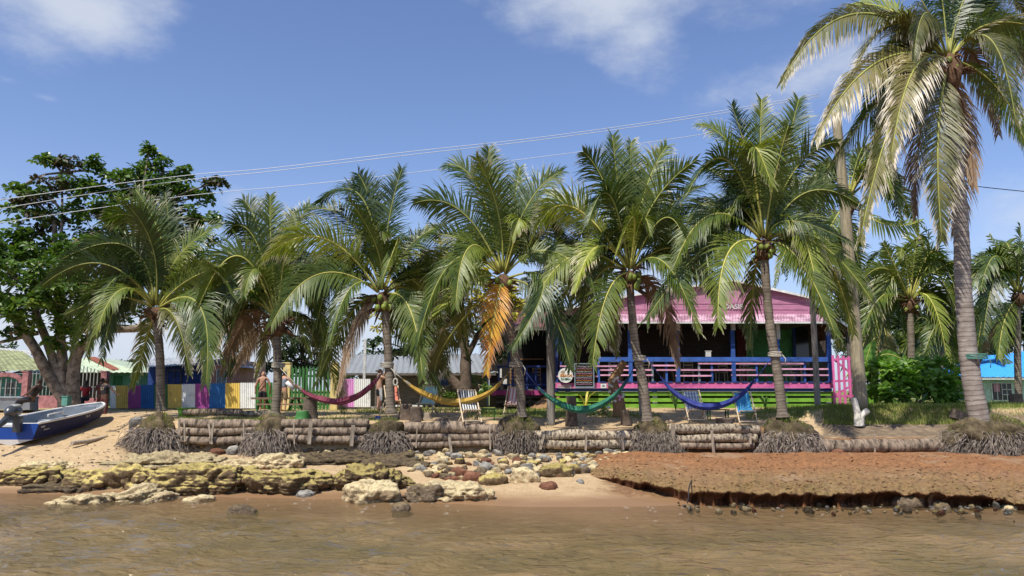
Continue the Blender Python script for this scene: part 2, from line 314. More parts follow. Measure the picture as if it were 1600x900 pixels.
# ------------------------------------------------------------------ ground
def build_ground():
    xs = []; x = -26
    while x <= 22: xs.append(x); x += .14
    xs = [-900, -400, -200, -110, -70, -50, -40, -34, -30, -28]+xs+[24, 27, 31, 37, 46, 60, 90, 150, 300, 900]
    ys = [-30, -10, 0, 6, 9]; y = 10.5
    while y < 16.5: ys.append(y); y += .3
    while y < 25.1: ys.append(y); y += .11
    ys += [25.13, 25.16, 25.19, 25.23, 25.28, 25.33]; y = 25.45
    while y < 30: ys.append(y); y += .13
    while y < 36: ys.append(y); y += .3
    ys += [37, 38.5, 40, 43, 47, 52, 60, 75, 100, 150, 260, 500, 1500, 4000]
    me = bpy.data.meshes.new('ground'); vs_ = []; zone = []
    for yy in ys:
        for xx in xs:
            z = gz(xx, yy); vs_.append((xx, yy, z))
            px = 800+1200*xx/max(yy, 5)
            g = 0
            if yy > YW:
                g = max(g, sm(1180, 1230, px)*sm(27.3, 28.2, yy)*ip(yy, [(30, 1), (60, 1)]))
                g = max(g, (1-sm(590, 640, px))*sm(262, 300, px)*sm(25.3, 25.5, yy)*(.75-.6*sm(26.6, 27.6, yy)))
                g = max(g, sm(730, 760, px)*(1-sm(870, 910, px))*sm(27.4, 28.2, yy))
                g = max(g, sm(930, 960, px)*(1-sm(1010, 1040, px))*sm(27.6, 28.2, yy)*.6)
                g = max(g, sm(30.5, 33, yy)*.6, sm(36, 38, yy))
                if px > 1160: g = max(g, sm(1160, 1210, px)*sm(28.2, 29, yy))
            red = sm(860, 1000, px)*sm(18, 19.5, yy)*(1-sm(25.2, 25.8, yy))
            mud = sm(1250, 1290, px)*(1-sm(27.2, 28.4, yy))*sm(25.2, 25.6, yy)*.9
            if px < 330: mud = max(mud, .0)
            zone.append((g, red, mud, 1))
    nx = len(xs); fs = [(j*nx+i, j*nx+i+1, (j+1)*nx+i+1, (j+1)*nx+i) for j in range(len(ys)-1) for i in range(nx-1)]
    me.from_pydata(vs_, [], fs); me.polygons.foreach_set('use_smooth', [True]*len(fs))
    ca = me.color_attributes.new('zone', 'FLOAT_COLOR', 'POINT'); ca.data.foreach_set('color', [c for z in zone for c in z])
    o = bpy.data.objects.new('ground', me); col.objects.link(o); tag(o, kind='structure')
    m, Nn, Ll, p = newmat('ground_surface')
    geo = Nn.new('ShaderNodeNewGeometry'); at_ = Nn.new('ShaderNodeVertexColor'); at_.layer_name = 'zone'
    sp = Nn.new('ShaderNodeSeparateColor'); Ll.new(at_.outputs[0], sp.inputs[0])
    pz = Nn.new('ShaderNodeSeparateXYZ'); Ll.new(geo.outputs['Position'], pz.inputs[0])
    def nzn(s, d=8, r=.6):
        n = Nn.new('ShaderNodeTexNoise'); n.inputs['Scale'].default_value = s; n.inputs['Detail'].default_value = d; n.inputs['Roughness'].default_value = r; Ll.new(geo.outputs['Position'], n.inputs['Vector']); return n.outputs[0]
    def mth(op, a, b, clamp=False):
        n = Nn.new('ShaderNodeMath'); n.operation = op; n.use_clamp = clamp
        for i, v in enumerate((a, b)):
            if hasattr(v, 'links'): Ll.new(v, n.inputs[i])
            else: n.inputs[i].default_value = v
        return n.outputs[0]
    nA, nB, nC = nzn(.7), nzn(3.5), nzn(14)
    sand = ramp(Nn, [(.25, (.30, .19, .10)), (.45, (.47, .33, .18)), (.7, (.60, .45, .27))]); Ll.new(mth('ADD', mth('MULTIPLY', nB, .5), mth('MULTIPLY', nC, .5)), sand.inputs[0])
    def mix(f, a, c):
        n = Nn.new('ShaderNodeMixRGB'); Ll.new(f, n.inputs[0]); Ll.new(a, n.inputs[1])
        if hasattr(c, 'links'): Ll.new(c, n.inputs[2])
        else: n.inputs[2].default_value = (*c, 1)
        return n.outputs[0]
    wet = Nn.new('ShaderNodeMapRange'); wet.inputs[1].default_value = .20; wet.inputs[2].default_value = .05; wet.interpolation_type = 'SMOOTHSTEP'; Ll.new(mth('ADD', pz.outputs[2], mth('MULTIPLY', mth('SUBTRACT', nA, .5), .12)), wet.inputs[0])
    c = mix(wet.outputs[0], sand.outputs[0], (.28, .165, .085))
    def thr(v, n, k=4): return mth('MULTIPLY', mth('SUBTRACT', mth('ADD', v, mth('MULTIPLY', mth('SUBTRACT', n, .5), 1.2)), .5), k, True)
    gcol = ramp(Nn, [(.3, (.07, .10, .025)), (.5, (.18, .21, .05)), (.75, (.34, .31, .13))]); Ll.new(nC, gcol.inputs[0])
    rcol = ramp(Nn, [(.3, (.11, .055, .028)), (.55, (.26, .145, .07)), (.8, (.38, .25, .13))]); Ll.new(nC, rcol.inputs[0])
    mcol = ramp(Nn, [(.3, (.10, .075, .05)), (.7, (.30, .22, .14))]); Ll.new(nB, mcol.inputs[0])
    c = mix(thr(sp.outputs[1], nB), c, rcol.outputs[0])
    c = mix(thr(sp.outputs[2], nB), c, mcol.outputs[0])
    c = mix(thr(sp.outputs[0], nB), c, gcol.outputs[0])
    Ll.new(c, p.inputs['Base Color']); p.inputs['Specular IOR Level'].default_value = .25
    rg = Nn.new('ShaderNodeMapRange'); rg.inputs[3].default_value = .95; rg.inputs[4].default_value = .35; Ll.new(wet.outputs[0], rg.inputs[0]); Ll.new(rg.outputs[0], p.inputs['Roughness'])
    bp = Nn.new('ShaderNodeBump'); bp.inputs['Distance'].default_value = .07
    bs = Nn.new('ShaderNodeMapRange'); bs.inputs[3].default_value = .9; bs.inputs[4].default_value = .12; Ll.new(wet.outputs[0], bs.inputs[0]); Ll.new(bs.outputs[0], bp.inputs['Strength'])
    Ll.new(mth('ADD', mth('MULTIPLY', nC, .5), mth('MULTIPLY', nB, .8)), bp.inputs['Height']); Ll.new(bp.outputs[0], p.inputs['Normal'])
    me.materials.append(m)
build_ground()

# ------------------------------------------------------------------ water
def build_water():
    xs = [-900, -300, -120, -60, -40, -30]; x = -26
    while x <= 26: xs.append(x); x += .15
    xs += [30, 40, 60, 120, 300, 900]
    ys = [-900, -200, -60, -20, -5, 2, 6]; y = 8
    while y < 22: ys.append(y); y += .075
    vs_ = []; dep = []
    for yy in ys:
        for xx in xs:
            d = -gz(xx, yy) if yy > 3 else 1
            sh = ip(800+1200*xx/max(yy, 5), SHORE); kk = sm(sh+.2, sh-4, yy) if yy < sh+.2 else 0
            kk = 1-sm(sh-4, sh+.2, yy)
            z = .02+(.008+.085*kk)*(noise.noise(Vector((xx*.7+yy*.2, yy*1.6, 0)))+.55*noise.noise(Vector((xx*1.7+5-yy*.2, yy*3.6, 2))))
            vs_.append((xx, yy, z)); dep.append(max(0, min(1, d*1.6+.28)))
    nx = len(xs); me = bpy.data.meshes.new('sea_water')
    fs = [(j*nx+i, j*nx+i+1, (j+1)*nx+i+1, (j+1)*nx+i) for j in range(len(ys)-1) for i in range(nx-1)]
    me.from_pydata(vs_, [], fs); me.polygons.foreach_set('use_smooth', [True]*len(fs))
    ca = me.color_attributes.new('depth', 'FLOAT_COLOR', 'POINT'); ca.data.foreach_set('color', [c for d in dep for c in (d, d, d, 1)])
    o = bpy.data.objects.new('water', me); col.objects.link(o); tag(o, kind='structure')
    m, Nn, Ll, p = newmat('sea_water')
    geo = Nn.new('ShaderNodeNewGeometry'); vc = Nn.new('ShaderNodeVertexColor'); vc.layer_name = 'depth'
    mp = Nn.new('ShaderNodeMapping'); mp.inputs['Scale'].default_value = (.85, 1.8, 1); mp.inputs['Rotation'].default_value = (0, 0, .12); Ll.new(geo.outputs['Position'], mp.inputs[0])
    n1 = Nn.new('ShaderNodeTexNoise'); n1.inputs['Scale'].default_value = 3.4; n1.inputs['Detail'].default_value = 6; n1.inputs['Distortion'].default_value = .8; Ll.new(mp.outputs[0], n1.inputs['Vector'])
    n2 = Nn.new('ShaderNodeTexNoise'); n2.inputs['Scale'].default_value = .35; n2.inputs['Detail'].default_value = 4; Ll.new(geo.outputs['Position'], n2.inputs['Vector'])
    cr = ramp(Nn, [(.3, (.115, .09, .036)), (.52, (.185, .13, .056)), (.7, (.27, .18, .088))]); Ll.new(n2.outputs[0], cr.inputs[0])
    Ll.new(cr.outputs[0], p.inputs['Base Color']); p.inputs['Roughness'].default_value = .05; p.inputs['IOR'].default_value = 1.33; p.inputs['Specular IOR Level'].default_value = .5
    bp = Nn.new('ShaderNodeBump'); bp.inputs['Strength'].default_value = 1; bp.inputs['Distance'].default_value = .16; Ll.new(n1.outputs[0], bp.inputs['Height']); Ll.new(bp.outputs[0], p.inputs['Normal'])
    Ll.new(vc.outputs[0], p.inputs['Alpha'])
    me.materials.append(m)
build_water()
# ------------------------------------------------------------------ palms
Z = Vector((0, 0, 1))
def bez(b, m, t_, n):
    c = 2*m-.5*(b+t_); return [b*(1-t)**2+c*2*t*(1-t)+t_*t*t for t in [i/n for i in range(n+1)]]
def frond(root, B, Mi, T, mk, droop=.3, roll=0, lw=1.0, ll=1.0, dens=13.0, wid=.042, seed=0, bare=False, face=0):
    rnd = random.Random(seed); n = 22
    pts = bez(B, Mi, T, n); mb = MB(); length = sum((pts[i+1]-pts[i]).length for i in range(n))
    h = Vector((T.x-B.x, T.y-B.y, 0))
    if h.length < .1: h = Vector((rnd.uniform(-1, 1), rnd.uniform(-1, 1), 0))
    S0 = h.normalized().cross(Z)
    if face:          # wind-twisted blade, turned towards the open side of the palm row (the sea)
        s2 = (T-B).normalized().cross(Vector((0, 1, 0))).normalized()
        if s2.dot(S0) < 0: s2 = -s2
        S0 = (S0*(1-face)+s2*face).normalized()
    rr = max(.022, .0075*length)
    mb.tube(pts, [rr*(1.25-1.0*i/n) for i in range(n+1)], 5, m=1)
    if not bare:
        N_ = int(length*dens)
        for k in range(N_):
            t = .13+.87*(k+.5)/N_
            f = t*n; i = min(int(f), n-1); P = pts[i].lerp(pts[i+1], f-i); Tn = (pts[i+1]-pts[i]).normalized()
            S = (S0-Tn*S0.dot(Tn)).normalized(); S.rotate(Quaternion(Tn, roll)); Up = S.cross(Tn).normalized()
            if Up.z < 0: Up = -Up
            prof = (.50+.55*sm(.1, .36, t))*(1-.66*sm(.6, 1.0, t))
            Lf = .235*min(length, 5.2)*prof*ll*1.02
            ang = .45+.55*t
            for s in (-1, 1):
                if rnd.random() < .03: continue
                l = Lf*rnd.uniform(.72, 1.15); a = ang+rnd.uniform(-.14, .14)
                d = (S*s*math.cos(a)+Tn*math.sin(a)+Up*(.22+rnd.uniform(-.12, .12))).normalized()
                w = Tn.cross(d).cross(d).normalized(); g = droop*rnd.uniform(.75, 1.3); q = P.copy(); prev = None
                ws = [.8, 1.1, .75, 0]
                for j in range(4):
                    ww = w*wid*lw*ws[j]*.5
                    cur = (q-ww, q+ww)
                    if prev:
                        u0, u1 = (j-1)/3, j/3
                        if j < 3: mb.poly([prev[0], prev[1], cur[1], cur[0]], 0, [(u0, t), (u0, t), (u1, t), (u1, t)])
                        else: mb.poly([prev[0], prev[1], q], 0, [(u0, t), (u0, t), (1, t)])
                    prev = cur
                    d = (d+Vector((0, 0, -g*(.45+.5*j)))).normalized(); q = q+d*l/3
    rm = {'frond_dead': 'rachis_dead', 'frond_yellow': 'rachis_y', 'frond_light': 'rachis_y'}.get(mk, 'rachis')
    o = mb.build('frond', [M[mk], M[rm]], root)
    return o
def coconuts(root, c, n, r=.095, seed=1):
    rnd = random.Random(seed)
    me = None
    for i in range(n):
        a = rnd.uniform(0, 6.28); p = c+Vector((math.cos(a)*.28, math.sin(a)*.22-.12, -rnd.uniform(.05, .5)))
        mb = MB(); mb.blob(p, (r, r, r*1.2), seed=i, amp=.05, sub=2); mb.build('coconut', M['coconut'], root)
def palm(name, label, trunk_px, Y, r0, r1, C, fronds, fill, seed, bark='ptrunk', nuts=0, group=None, R_=(190, 170), fillmk=('frond',)*5+('frond_light',), dens=21, wid=.034, ddroop=.3, base=None, fib=.30):
    rnd = random.Random(seed)
    foot = base if base is not None else at(trunk_px[0][0], trunk_px[0][1], Y)
    root = empty(name, foot, label, 'palm tree', group)
    cp = [at(x, y, Y) for x, y in trunk_px]; cp[0] = Vector(foot)
    # smooth path
    pts = []
    for i in range(len(cp)-1):
        p0 = cp[max(i-1, 0)]; p1 = cp[i]; p2 = cp[i+1]; p3 = cp[min(i+2, len(cp)-1)]
        for k in range(24):
            t = k/24; pts.append(.5*((2*p1)+(p2-p0)*t+(2*p0-5*p1+4*p2-p3)*t*t+(3*p1-p0-3*p2+p3)*t**3))
    pts.append(cp[-1]); n = len(pts)
    mb = MB(); rad = []
    for i in range(n):
        t = i/(n-1); r = r0+(r1-r0)*t+r0*.45*max(0, 1-t*9)**2
        rad.append(r*(1+(.03 if i % 2 else -.02)+.05*noise.noise(Vector((i*.3, seed, 0)))))
    mb.tube(pts, rad, 16, rn=lambda i, a: 1+.05*noise.noise(Vector((math.cos(a)*2, math.sin(a)*2, i*.2+seed))))
    mb.build('trunk', M[bark], root)
    Cc = at(C[0], C[1], Y)
    mb = MB(); top = cp[-1]
    ax = [top+(Cc-top)*t for t in (-.35, 0, .5, 1, 1.3)] if (Cc-top).length > .2 else [top-Z*.3, top, top+Z*.3, top+Z*.6]
    mb.tube(ax, [r1*1.1, fib*.8, fib*1.05, fib*.8, fib*.3][:len(ax)], 12, rn=lambda i, a: 1+.3*noise.noise(Vector((math.cos(a)*3, math.sin(a)*3, i+seed))))
    for k in range(26):
        a = rnd.uniform(0, 6.28); z = rnd.uniform(-.4, .35); p = Cc+Vector((math.cos(a)*fib*.7, math.sin(a)*fib*.7, z-.15))
        d = Vector((math.cos(a), math.sin(a), rnd.uniform(-.9, .6))).normalized(); l = rnd.uniform(.2, .6)
        mb.tube([p, p+d*l*.6, p+d*l+Vector((0, 0, -.1*l))], [.045, .035, .012], 5)
    mb.build('crown_fibre', M['fibre'], root)
    for k, fr_ in enumerate(fronds):
        mk = fr_[4] if len(fr_) > 4 else 'frond'; dr = fr_[5] if len(fr_) > 5 else ddroop
        (mx_, my_), (tx, ty), dm, dt = fr_[:4]
        B = Cc+Vector((0, 0, rnd.uniform(-.05, .15)))
        mi = at(mx_, my_, Y+dm); T = at(tx, ty, Y+dt); B = B+((mi-B).normalized())*.18
        frond(root, B, mi, T, mk, dr, rnd.uniform(-.25, .25), 1.15, 1, dens, wid, seed*100+k, face=rnd.uniform(.55, .85))
    for k in range(fill):
        a = R(rnd.choice([rnd.uniform(-35, 215), rnd.uniform(0, 180)])); s = rnd.uniform(.55, 1.0)
        dt = rnd.uniform(-1.6, 3.4); sag = 15+85*abs(math.cos(a))*rnd.uniform(.4, 1.2)
        tx = C[0]+R_[0]*s*math.cos(a); ty = C[1]-R_[1]*s*math.sin(a)+sag
        mx_ = C[0]+R_[0]*s*.58*math.cos(a); my_ = C[1]-R_[1]*s*.62*math.sin(a)-R_[1]*.16
        B = Cc+Vector((0, 0, .1)); mi = at(mx_, my_, Y+dt*.5); T = at(tx, ty, Y+dt); B = B+((mi-B).normalized())*.15
        frond(root, B, mi, T, rnd.choice(fillmk), rnd.uniform(.12, .4), rnd.uniform(-.6, .6), 1.15, .95, dens, wid, seed*100+50+k, face=rnd.uniform(.1, .6))
    if nuts: coconuts(root, Cc, nuts, seed=seed)
    return root, Cc
def roots(root, px, pyt, pyb, hw_t, hw_b, Y, n, seed, hang=False):
    # grassy soil mound round the foot of the trunk and the washed-out roots below it
    rnd = random.Random(seed); c = at(px, pyt, Y); s = Y/1200.0; wt = hw_t*s; wb = hw_b*s
    zb = gz(c.x, Y-1.0)-.02; zt = c.z-.05; zm = zb+(zt-zb)*.55
    mb = MB(); mb.blob((c.x, Y+.05, zm-.05), (wt*1.08, min(wt, .85), (zt-zm)*1.12), seed=seed, amp=.22, fr=2.2, sub=4)
    mb.blob((c.x, Y+.15, zb+.15), (wt*.9, min(wt*.7, .6), (zm-zb)*1.1), seed=seed+5, amp=.2, sub=3)
    mb.build('root_mound', M['mound'], root)
    mb = MB()
    for k in range(int(n*1.8)):
        a = rnd.uniform(-math.pi, math.pi); cs, sn = math.cos(a), math.sin(a)
        if sn > .55 and rnd.random() < .7: sn = -sn
        r0 = rnd.uniform(.5, 1.0); st = zm+rnd.uniform(-.34, .34*(zt-zm))
        p0 = Vector((c.x+cs*wt*r0*.95, Y+sn*min(wt, .8)*r0*.95, st))
        e = rnd.uniform(.45, 1.0); end = Vector((c.x+cs*wb*e*1.0+rnd.uniform(-.1, .1), Y+sn*min(wb, 1.15)*e, 0)); end.z = max(zb-.03, gz(end.x, min(end.y, YW-.2))-.03)
        if rnd.random() < .3: end = p0.lerp(end, rnd.uniform(.5, .9))
        m1 = p0.lerp(end, .35)+Vector((cs*.14+rnd.uniform(-.13, .13), sn*.14+rnd.uniform(-.1, .1), .10+rnd.uniform(-.04, .12))); m2 = p0.lerp(end, .7)+Vector((cs*.06+rnd.uniform(-.16, .16), sn*.08+rnd.uniform(-.12, .12), rnd.uniform(-.05, .14)))
        r = rnd.uniform(.005, .0135); b = len(mb.v)
        mb.tube([p0, m1, m2, end], [r*1.1, r, r*.85, r*.5], 4, cap=False)
    mb.build('root_mass', M['root'], root)
    mb = MB()
    for k in range(int(900*hw_t/40)):
        a = rnd.uniform(-math.pi, math.pi); rr_ = math.sqrt(rnd.random())
        x = c.x+math.cos(a)*wt*rr_; y = Y+.05+math.sin(a)*min(wt, .85)*rr_
        z = zm-.05+(zt-zm)*1.15*math.sqrt(max(0, 1-rr_*rr_))
        blade(mb, Vector((x, y, z-.02)), rnd, rnd.uniform(.05, .14), .012, out=Vector((math.cos(a), math.sin(a), 0))*rr_)
    tag(mb.build('mound_grass', M['grass'], root), kind='stuff')
def blade(mb, p, rnd, h, w, out=Vector((0, 0, 0))):
    a = rnd.uniform(0, 6.28); d = Vector((math.cos(a), math.sin(a), 0)); s = Vector((-d.y, d.x, 0))*w
    t = p+Z*h*(1-.5*out.length)+d*h*.35+out*h*.8; u = rnd.random()
    mb.poly([p-s, p+s, t], 0, [(u, 0)]*3)

PL = [
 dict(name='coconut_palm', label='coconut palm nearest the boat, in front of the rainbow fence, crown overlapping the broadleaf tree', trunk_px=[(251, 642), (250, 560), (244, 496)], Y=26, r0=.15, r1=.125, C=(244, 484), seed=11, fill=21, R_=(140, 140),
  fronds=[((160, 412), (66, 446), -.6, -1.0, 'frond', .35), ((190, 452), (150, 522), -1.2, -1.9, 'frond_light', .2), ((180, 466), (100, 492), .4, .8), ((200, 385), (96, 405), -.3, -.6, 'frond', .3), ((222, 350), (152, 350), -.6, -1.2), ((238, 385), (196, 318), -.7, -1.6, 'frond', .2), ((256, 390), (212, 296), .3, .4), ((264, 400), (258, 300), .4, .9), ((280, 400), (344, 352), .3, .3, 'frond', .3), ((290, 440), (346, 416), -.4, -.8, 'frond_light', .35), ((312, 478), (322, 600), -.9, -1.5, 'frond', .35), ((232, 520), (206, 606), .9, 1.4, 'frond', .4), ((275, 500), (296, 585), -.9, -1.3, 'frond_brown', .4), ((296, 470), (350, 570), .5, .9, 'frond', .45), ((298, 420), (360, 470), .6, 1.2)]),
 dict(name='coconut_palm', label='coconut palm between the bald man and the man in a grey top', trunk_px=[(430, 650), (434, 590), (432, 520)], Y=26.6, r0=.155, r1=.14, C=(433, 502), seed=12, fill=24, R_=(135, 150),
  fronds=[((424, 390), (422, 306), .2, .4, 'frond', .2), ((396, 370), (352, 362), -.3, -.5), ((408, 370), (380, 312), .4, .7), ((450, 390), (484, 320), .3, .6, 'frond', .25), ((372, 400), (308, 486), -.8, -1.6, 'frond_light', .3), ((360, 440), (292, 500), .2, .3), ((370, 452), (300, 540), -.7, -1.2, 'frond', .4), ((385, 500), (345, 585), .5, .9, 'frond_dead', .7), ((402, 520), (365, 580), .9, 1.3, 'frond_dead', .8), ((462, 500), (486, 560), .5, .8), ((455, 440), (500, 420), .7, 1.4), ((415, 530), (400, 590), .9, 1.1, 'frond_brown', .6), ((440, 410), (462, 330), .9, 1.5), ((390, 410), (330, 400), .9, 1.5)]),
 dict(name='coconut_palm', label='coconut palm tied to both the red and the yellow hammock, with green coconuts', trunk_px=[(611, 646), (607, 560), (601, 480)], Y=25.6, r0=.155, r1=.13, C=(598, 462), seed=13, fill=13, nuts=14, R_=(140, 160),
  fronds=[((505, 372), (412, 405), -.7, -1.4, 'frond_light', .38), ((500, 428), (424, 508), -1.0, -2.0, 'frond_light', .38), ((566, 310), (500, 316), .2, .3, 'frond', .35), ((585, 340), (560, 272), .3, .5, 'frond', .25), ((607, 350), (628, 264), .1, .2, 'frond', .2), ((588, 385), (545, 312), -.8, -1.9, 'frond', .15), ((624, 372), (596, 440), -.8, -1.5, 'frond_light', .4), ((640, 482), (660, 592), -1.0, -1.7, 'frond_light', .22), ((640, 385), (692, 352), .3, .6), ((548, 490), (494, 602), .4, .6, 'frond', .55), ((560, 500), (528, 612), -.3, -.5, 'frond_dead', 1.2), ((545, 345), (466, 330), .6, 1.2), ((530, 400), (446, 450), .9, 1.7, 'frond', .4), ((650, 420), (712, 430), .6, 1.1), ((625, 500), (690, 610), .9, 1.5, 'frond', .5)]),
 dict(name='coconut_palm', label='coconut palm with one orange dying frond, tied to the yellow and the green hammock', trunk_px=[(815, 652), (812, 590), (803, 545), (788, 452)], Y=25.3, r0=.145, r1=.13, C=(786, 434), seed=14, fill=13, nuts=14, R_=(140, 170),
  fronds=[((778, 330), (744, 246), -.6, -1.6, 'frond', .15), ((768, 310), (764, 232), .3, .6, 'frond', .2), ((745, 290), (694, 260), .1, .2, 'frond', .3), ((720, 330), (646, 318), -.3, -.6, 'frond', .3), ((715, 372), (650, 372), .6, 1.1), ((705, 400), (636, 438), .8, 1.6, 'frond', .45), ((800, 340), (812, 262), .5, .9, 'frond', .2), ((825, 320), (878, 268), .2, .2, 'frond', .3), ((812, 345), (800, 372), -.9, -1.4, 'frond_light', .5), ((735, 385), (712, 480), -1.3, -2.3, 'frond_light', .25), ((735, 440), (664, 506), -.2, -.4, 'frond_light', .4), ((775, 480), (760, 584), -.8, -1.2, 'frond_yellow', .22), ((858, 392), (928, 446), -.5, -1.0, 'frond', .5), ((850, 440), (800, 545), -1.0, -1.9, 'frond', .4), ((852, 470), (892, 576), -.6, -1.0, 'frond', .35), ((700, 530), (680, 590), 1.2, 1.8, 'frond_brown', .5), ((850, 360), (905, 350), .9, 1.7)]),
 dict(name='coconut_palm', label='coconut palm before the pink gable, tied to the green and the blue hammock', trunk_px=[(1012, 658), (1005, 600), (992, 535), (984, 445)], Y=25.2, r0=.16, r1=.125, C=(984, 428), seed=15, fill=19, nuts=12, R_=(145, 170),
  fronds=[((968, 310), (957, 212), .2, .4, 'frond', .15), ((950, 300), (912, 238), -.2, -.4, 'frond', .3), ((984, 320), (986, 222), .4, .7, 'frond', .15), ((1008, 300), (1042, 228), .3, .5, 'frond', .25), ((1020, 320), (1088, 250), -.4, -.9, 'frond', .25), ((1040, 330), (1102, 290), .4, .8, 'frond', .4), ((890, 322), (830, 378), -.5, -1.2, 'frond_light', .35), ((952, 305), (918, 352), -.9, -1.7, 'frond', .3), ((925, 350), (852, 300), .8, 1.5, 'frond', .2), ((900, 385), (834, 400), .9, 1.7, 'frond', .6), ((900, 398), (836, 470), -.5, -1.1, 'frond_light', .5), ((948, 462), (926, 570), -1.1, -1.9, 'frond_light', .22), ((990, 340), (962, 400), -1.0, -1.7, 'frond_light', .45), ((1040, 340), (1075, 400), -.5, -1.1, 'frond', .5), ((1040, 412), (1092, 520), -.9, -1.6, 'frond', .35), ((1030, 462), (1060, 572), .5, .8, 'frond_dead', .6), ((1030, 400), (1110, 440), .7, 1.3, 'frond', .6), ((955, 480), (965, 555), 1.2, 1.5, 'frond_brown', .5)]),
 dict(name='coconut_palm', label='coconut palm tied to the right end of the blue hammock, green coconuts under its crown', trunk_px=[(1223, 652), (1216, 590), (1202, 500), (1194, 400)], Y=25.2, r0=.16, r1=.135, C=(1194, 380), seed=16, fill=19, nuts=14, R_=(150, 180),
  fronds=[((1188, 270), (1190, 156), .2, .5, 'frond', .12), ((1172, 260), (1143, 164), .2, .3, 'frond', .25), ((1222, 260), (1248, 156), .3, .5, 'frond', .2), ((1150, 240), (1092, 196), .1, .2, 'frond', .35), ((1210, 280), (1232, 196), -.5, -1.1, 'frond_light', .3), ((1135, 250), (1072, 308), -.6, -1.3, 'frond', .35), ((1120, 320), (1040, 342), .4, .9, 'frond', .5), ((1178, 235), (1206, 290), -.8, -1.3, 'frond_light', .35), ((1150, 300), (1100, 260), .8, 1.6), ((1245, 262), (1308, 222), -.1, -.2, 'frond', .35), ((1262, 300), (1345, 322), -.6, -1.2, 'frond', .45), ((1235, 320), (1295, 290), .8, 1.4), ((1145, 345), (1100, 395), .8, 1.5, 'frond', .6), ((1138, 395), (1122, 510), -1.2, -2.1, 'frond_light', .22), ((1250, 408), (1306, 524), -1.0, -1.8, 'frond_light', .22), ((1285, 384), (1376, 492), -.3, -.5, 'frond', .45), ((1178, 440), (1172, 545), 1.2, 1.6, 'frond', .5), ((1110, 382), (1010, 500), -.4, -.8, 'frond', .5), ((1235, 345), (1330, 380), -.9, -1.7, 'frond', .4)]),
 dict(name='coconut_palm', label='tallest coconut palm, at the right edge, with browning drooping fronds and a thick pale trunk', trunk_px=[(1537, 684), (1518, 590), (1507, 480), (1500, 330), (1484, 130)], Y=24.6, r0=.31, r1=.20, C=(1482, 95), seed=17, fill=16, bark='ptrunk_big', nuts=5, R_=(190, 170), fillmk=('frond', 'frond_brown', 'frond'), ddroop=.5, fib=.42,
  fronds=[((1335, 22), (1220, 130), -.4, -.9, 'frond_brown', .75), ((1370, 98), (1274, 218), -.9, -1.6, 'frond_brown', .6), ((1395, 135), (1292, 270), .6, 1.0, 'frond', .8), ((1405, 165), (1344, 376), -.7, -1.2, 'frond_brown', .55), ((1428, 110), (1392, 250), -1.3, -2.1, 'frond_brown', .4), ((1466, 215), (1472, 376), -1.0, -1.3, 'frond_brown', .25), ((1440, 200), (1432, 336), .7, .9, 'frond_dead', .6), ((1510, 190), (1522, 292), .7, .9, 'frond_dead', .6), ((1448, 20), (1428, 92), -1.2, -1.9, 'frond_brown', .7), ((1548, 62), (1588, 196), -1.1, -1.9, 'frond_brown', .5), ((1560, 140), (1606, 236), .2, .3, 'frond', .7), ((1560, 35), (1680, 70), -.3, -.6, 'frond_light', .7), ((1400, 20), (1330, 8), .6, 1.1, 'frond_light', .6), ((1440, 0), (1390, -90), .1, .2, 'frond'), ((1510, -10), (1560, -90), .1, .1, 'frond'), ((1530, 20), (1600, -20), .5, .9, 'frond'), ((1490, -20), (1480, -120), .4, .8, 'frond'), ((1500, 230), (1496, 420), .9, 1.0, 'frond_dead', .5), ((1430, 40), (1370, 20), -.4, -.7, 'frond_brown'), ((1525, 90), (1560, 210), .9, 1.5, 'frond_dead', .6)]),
]
ROOTS = [(250, 648, 712, 27, 66, 420), (422, 650, 708, 28, 56, 380), (606, 655, 710, 28, 54, 380), (808, 652, 715, 33, 44, 330), (1018, 655, 716, 26, 56, 380), (1228, 655, 718, 38, 74, 520), (1548, 652, 718, 64, 112, 720)]
for d, rt in zip(PL, ROOTS):
    root, C_ = palm(group='coconut palms along the log wall', **d)
    roots(root, rt[0], rt[1]-3, rt[2], rt[3], rt[4], 25.25 if d['seed'] != 17 else 24.75, rt[5], d['seed'])
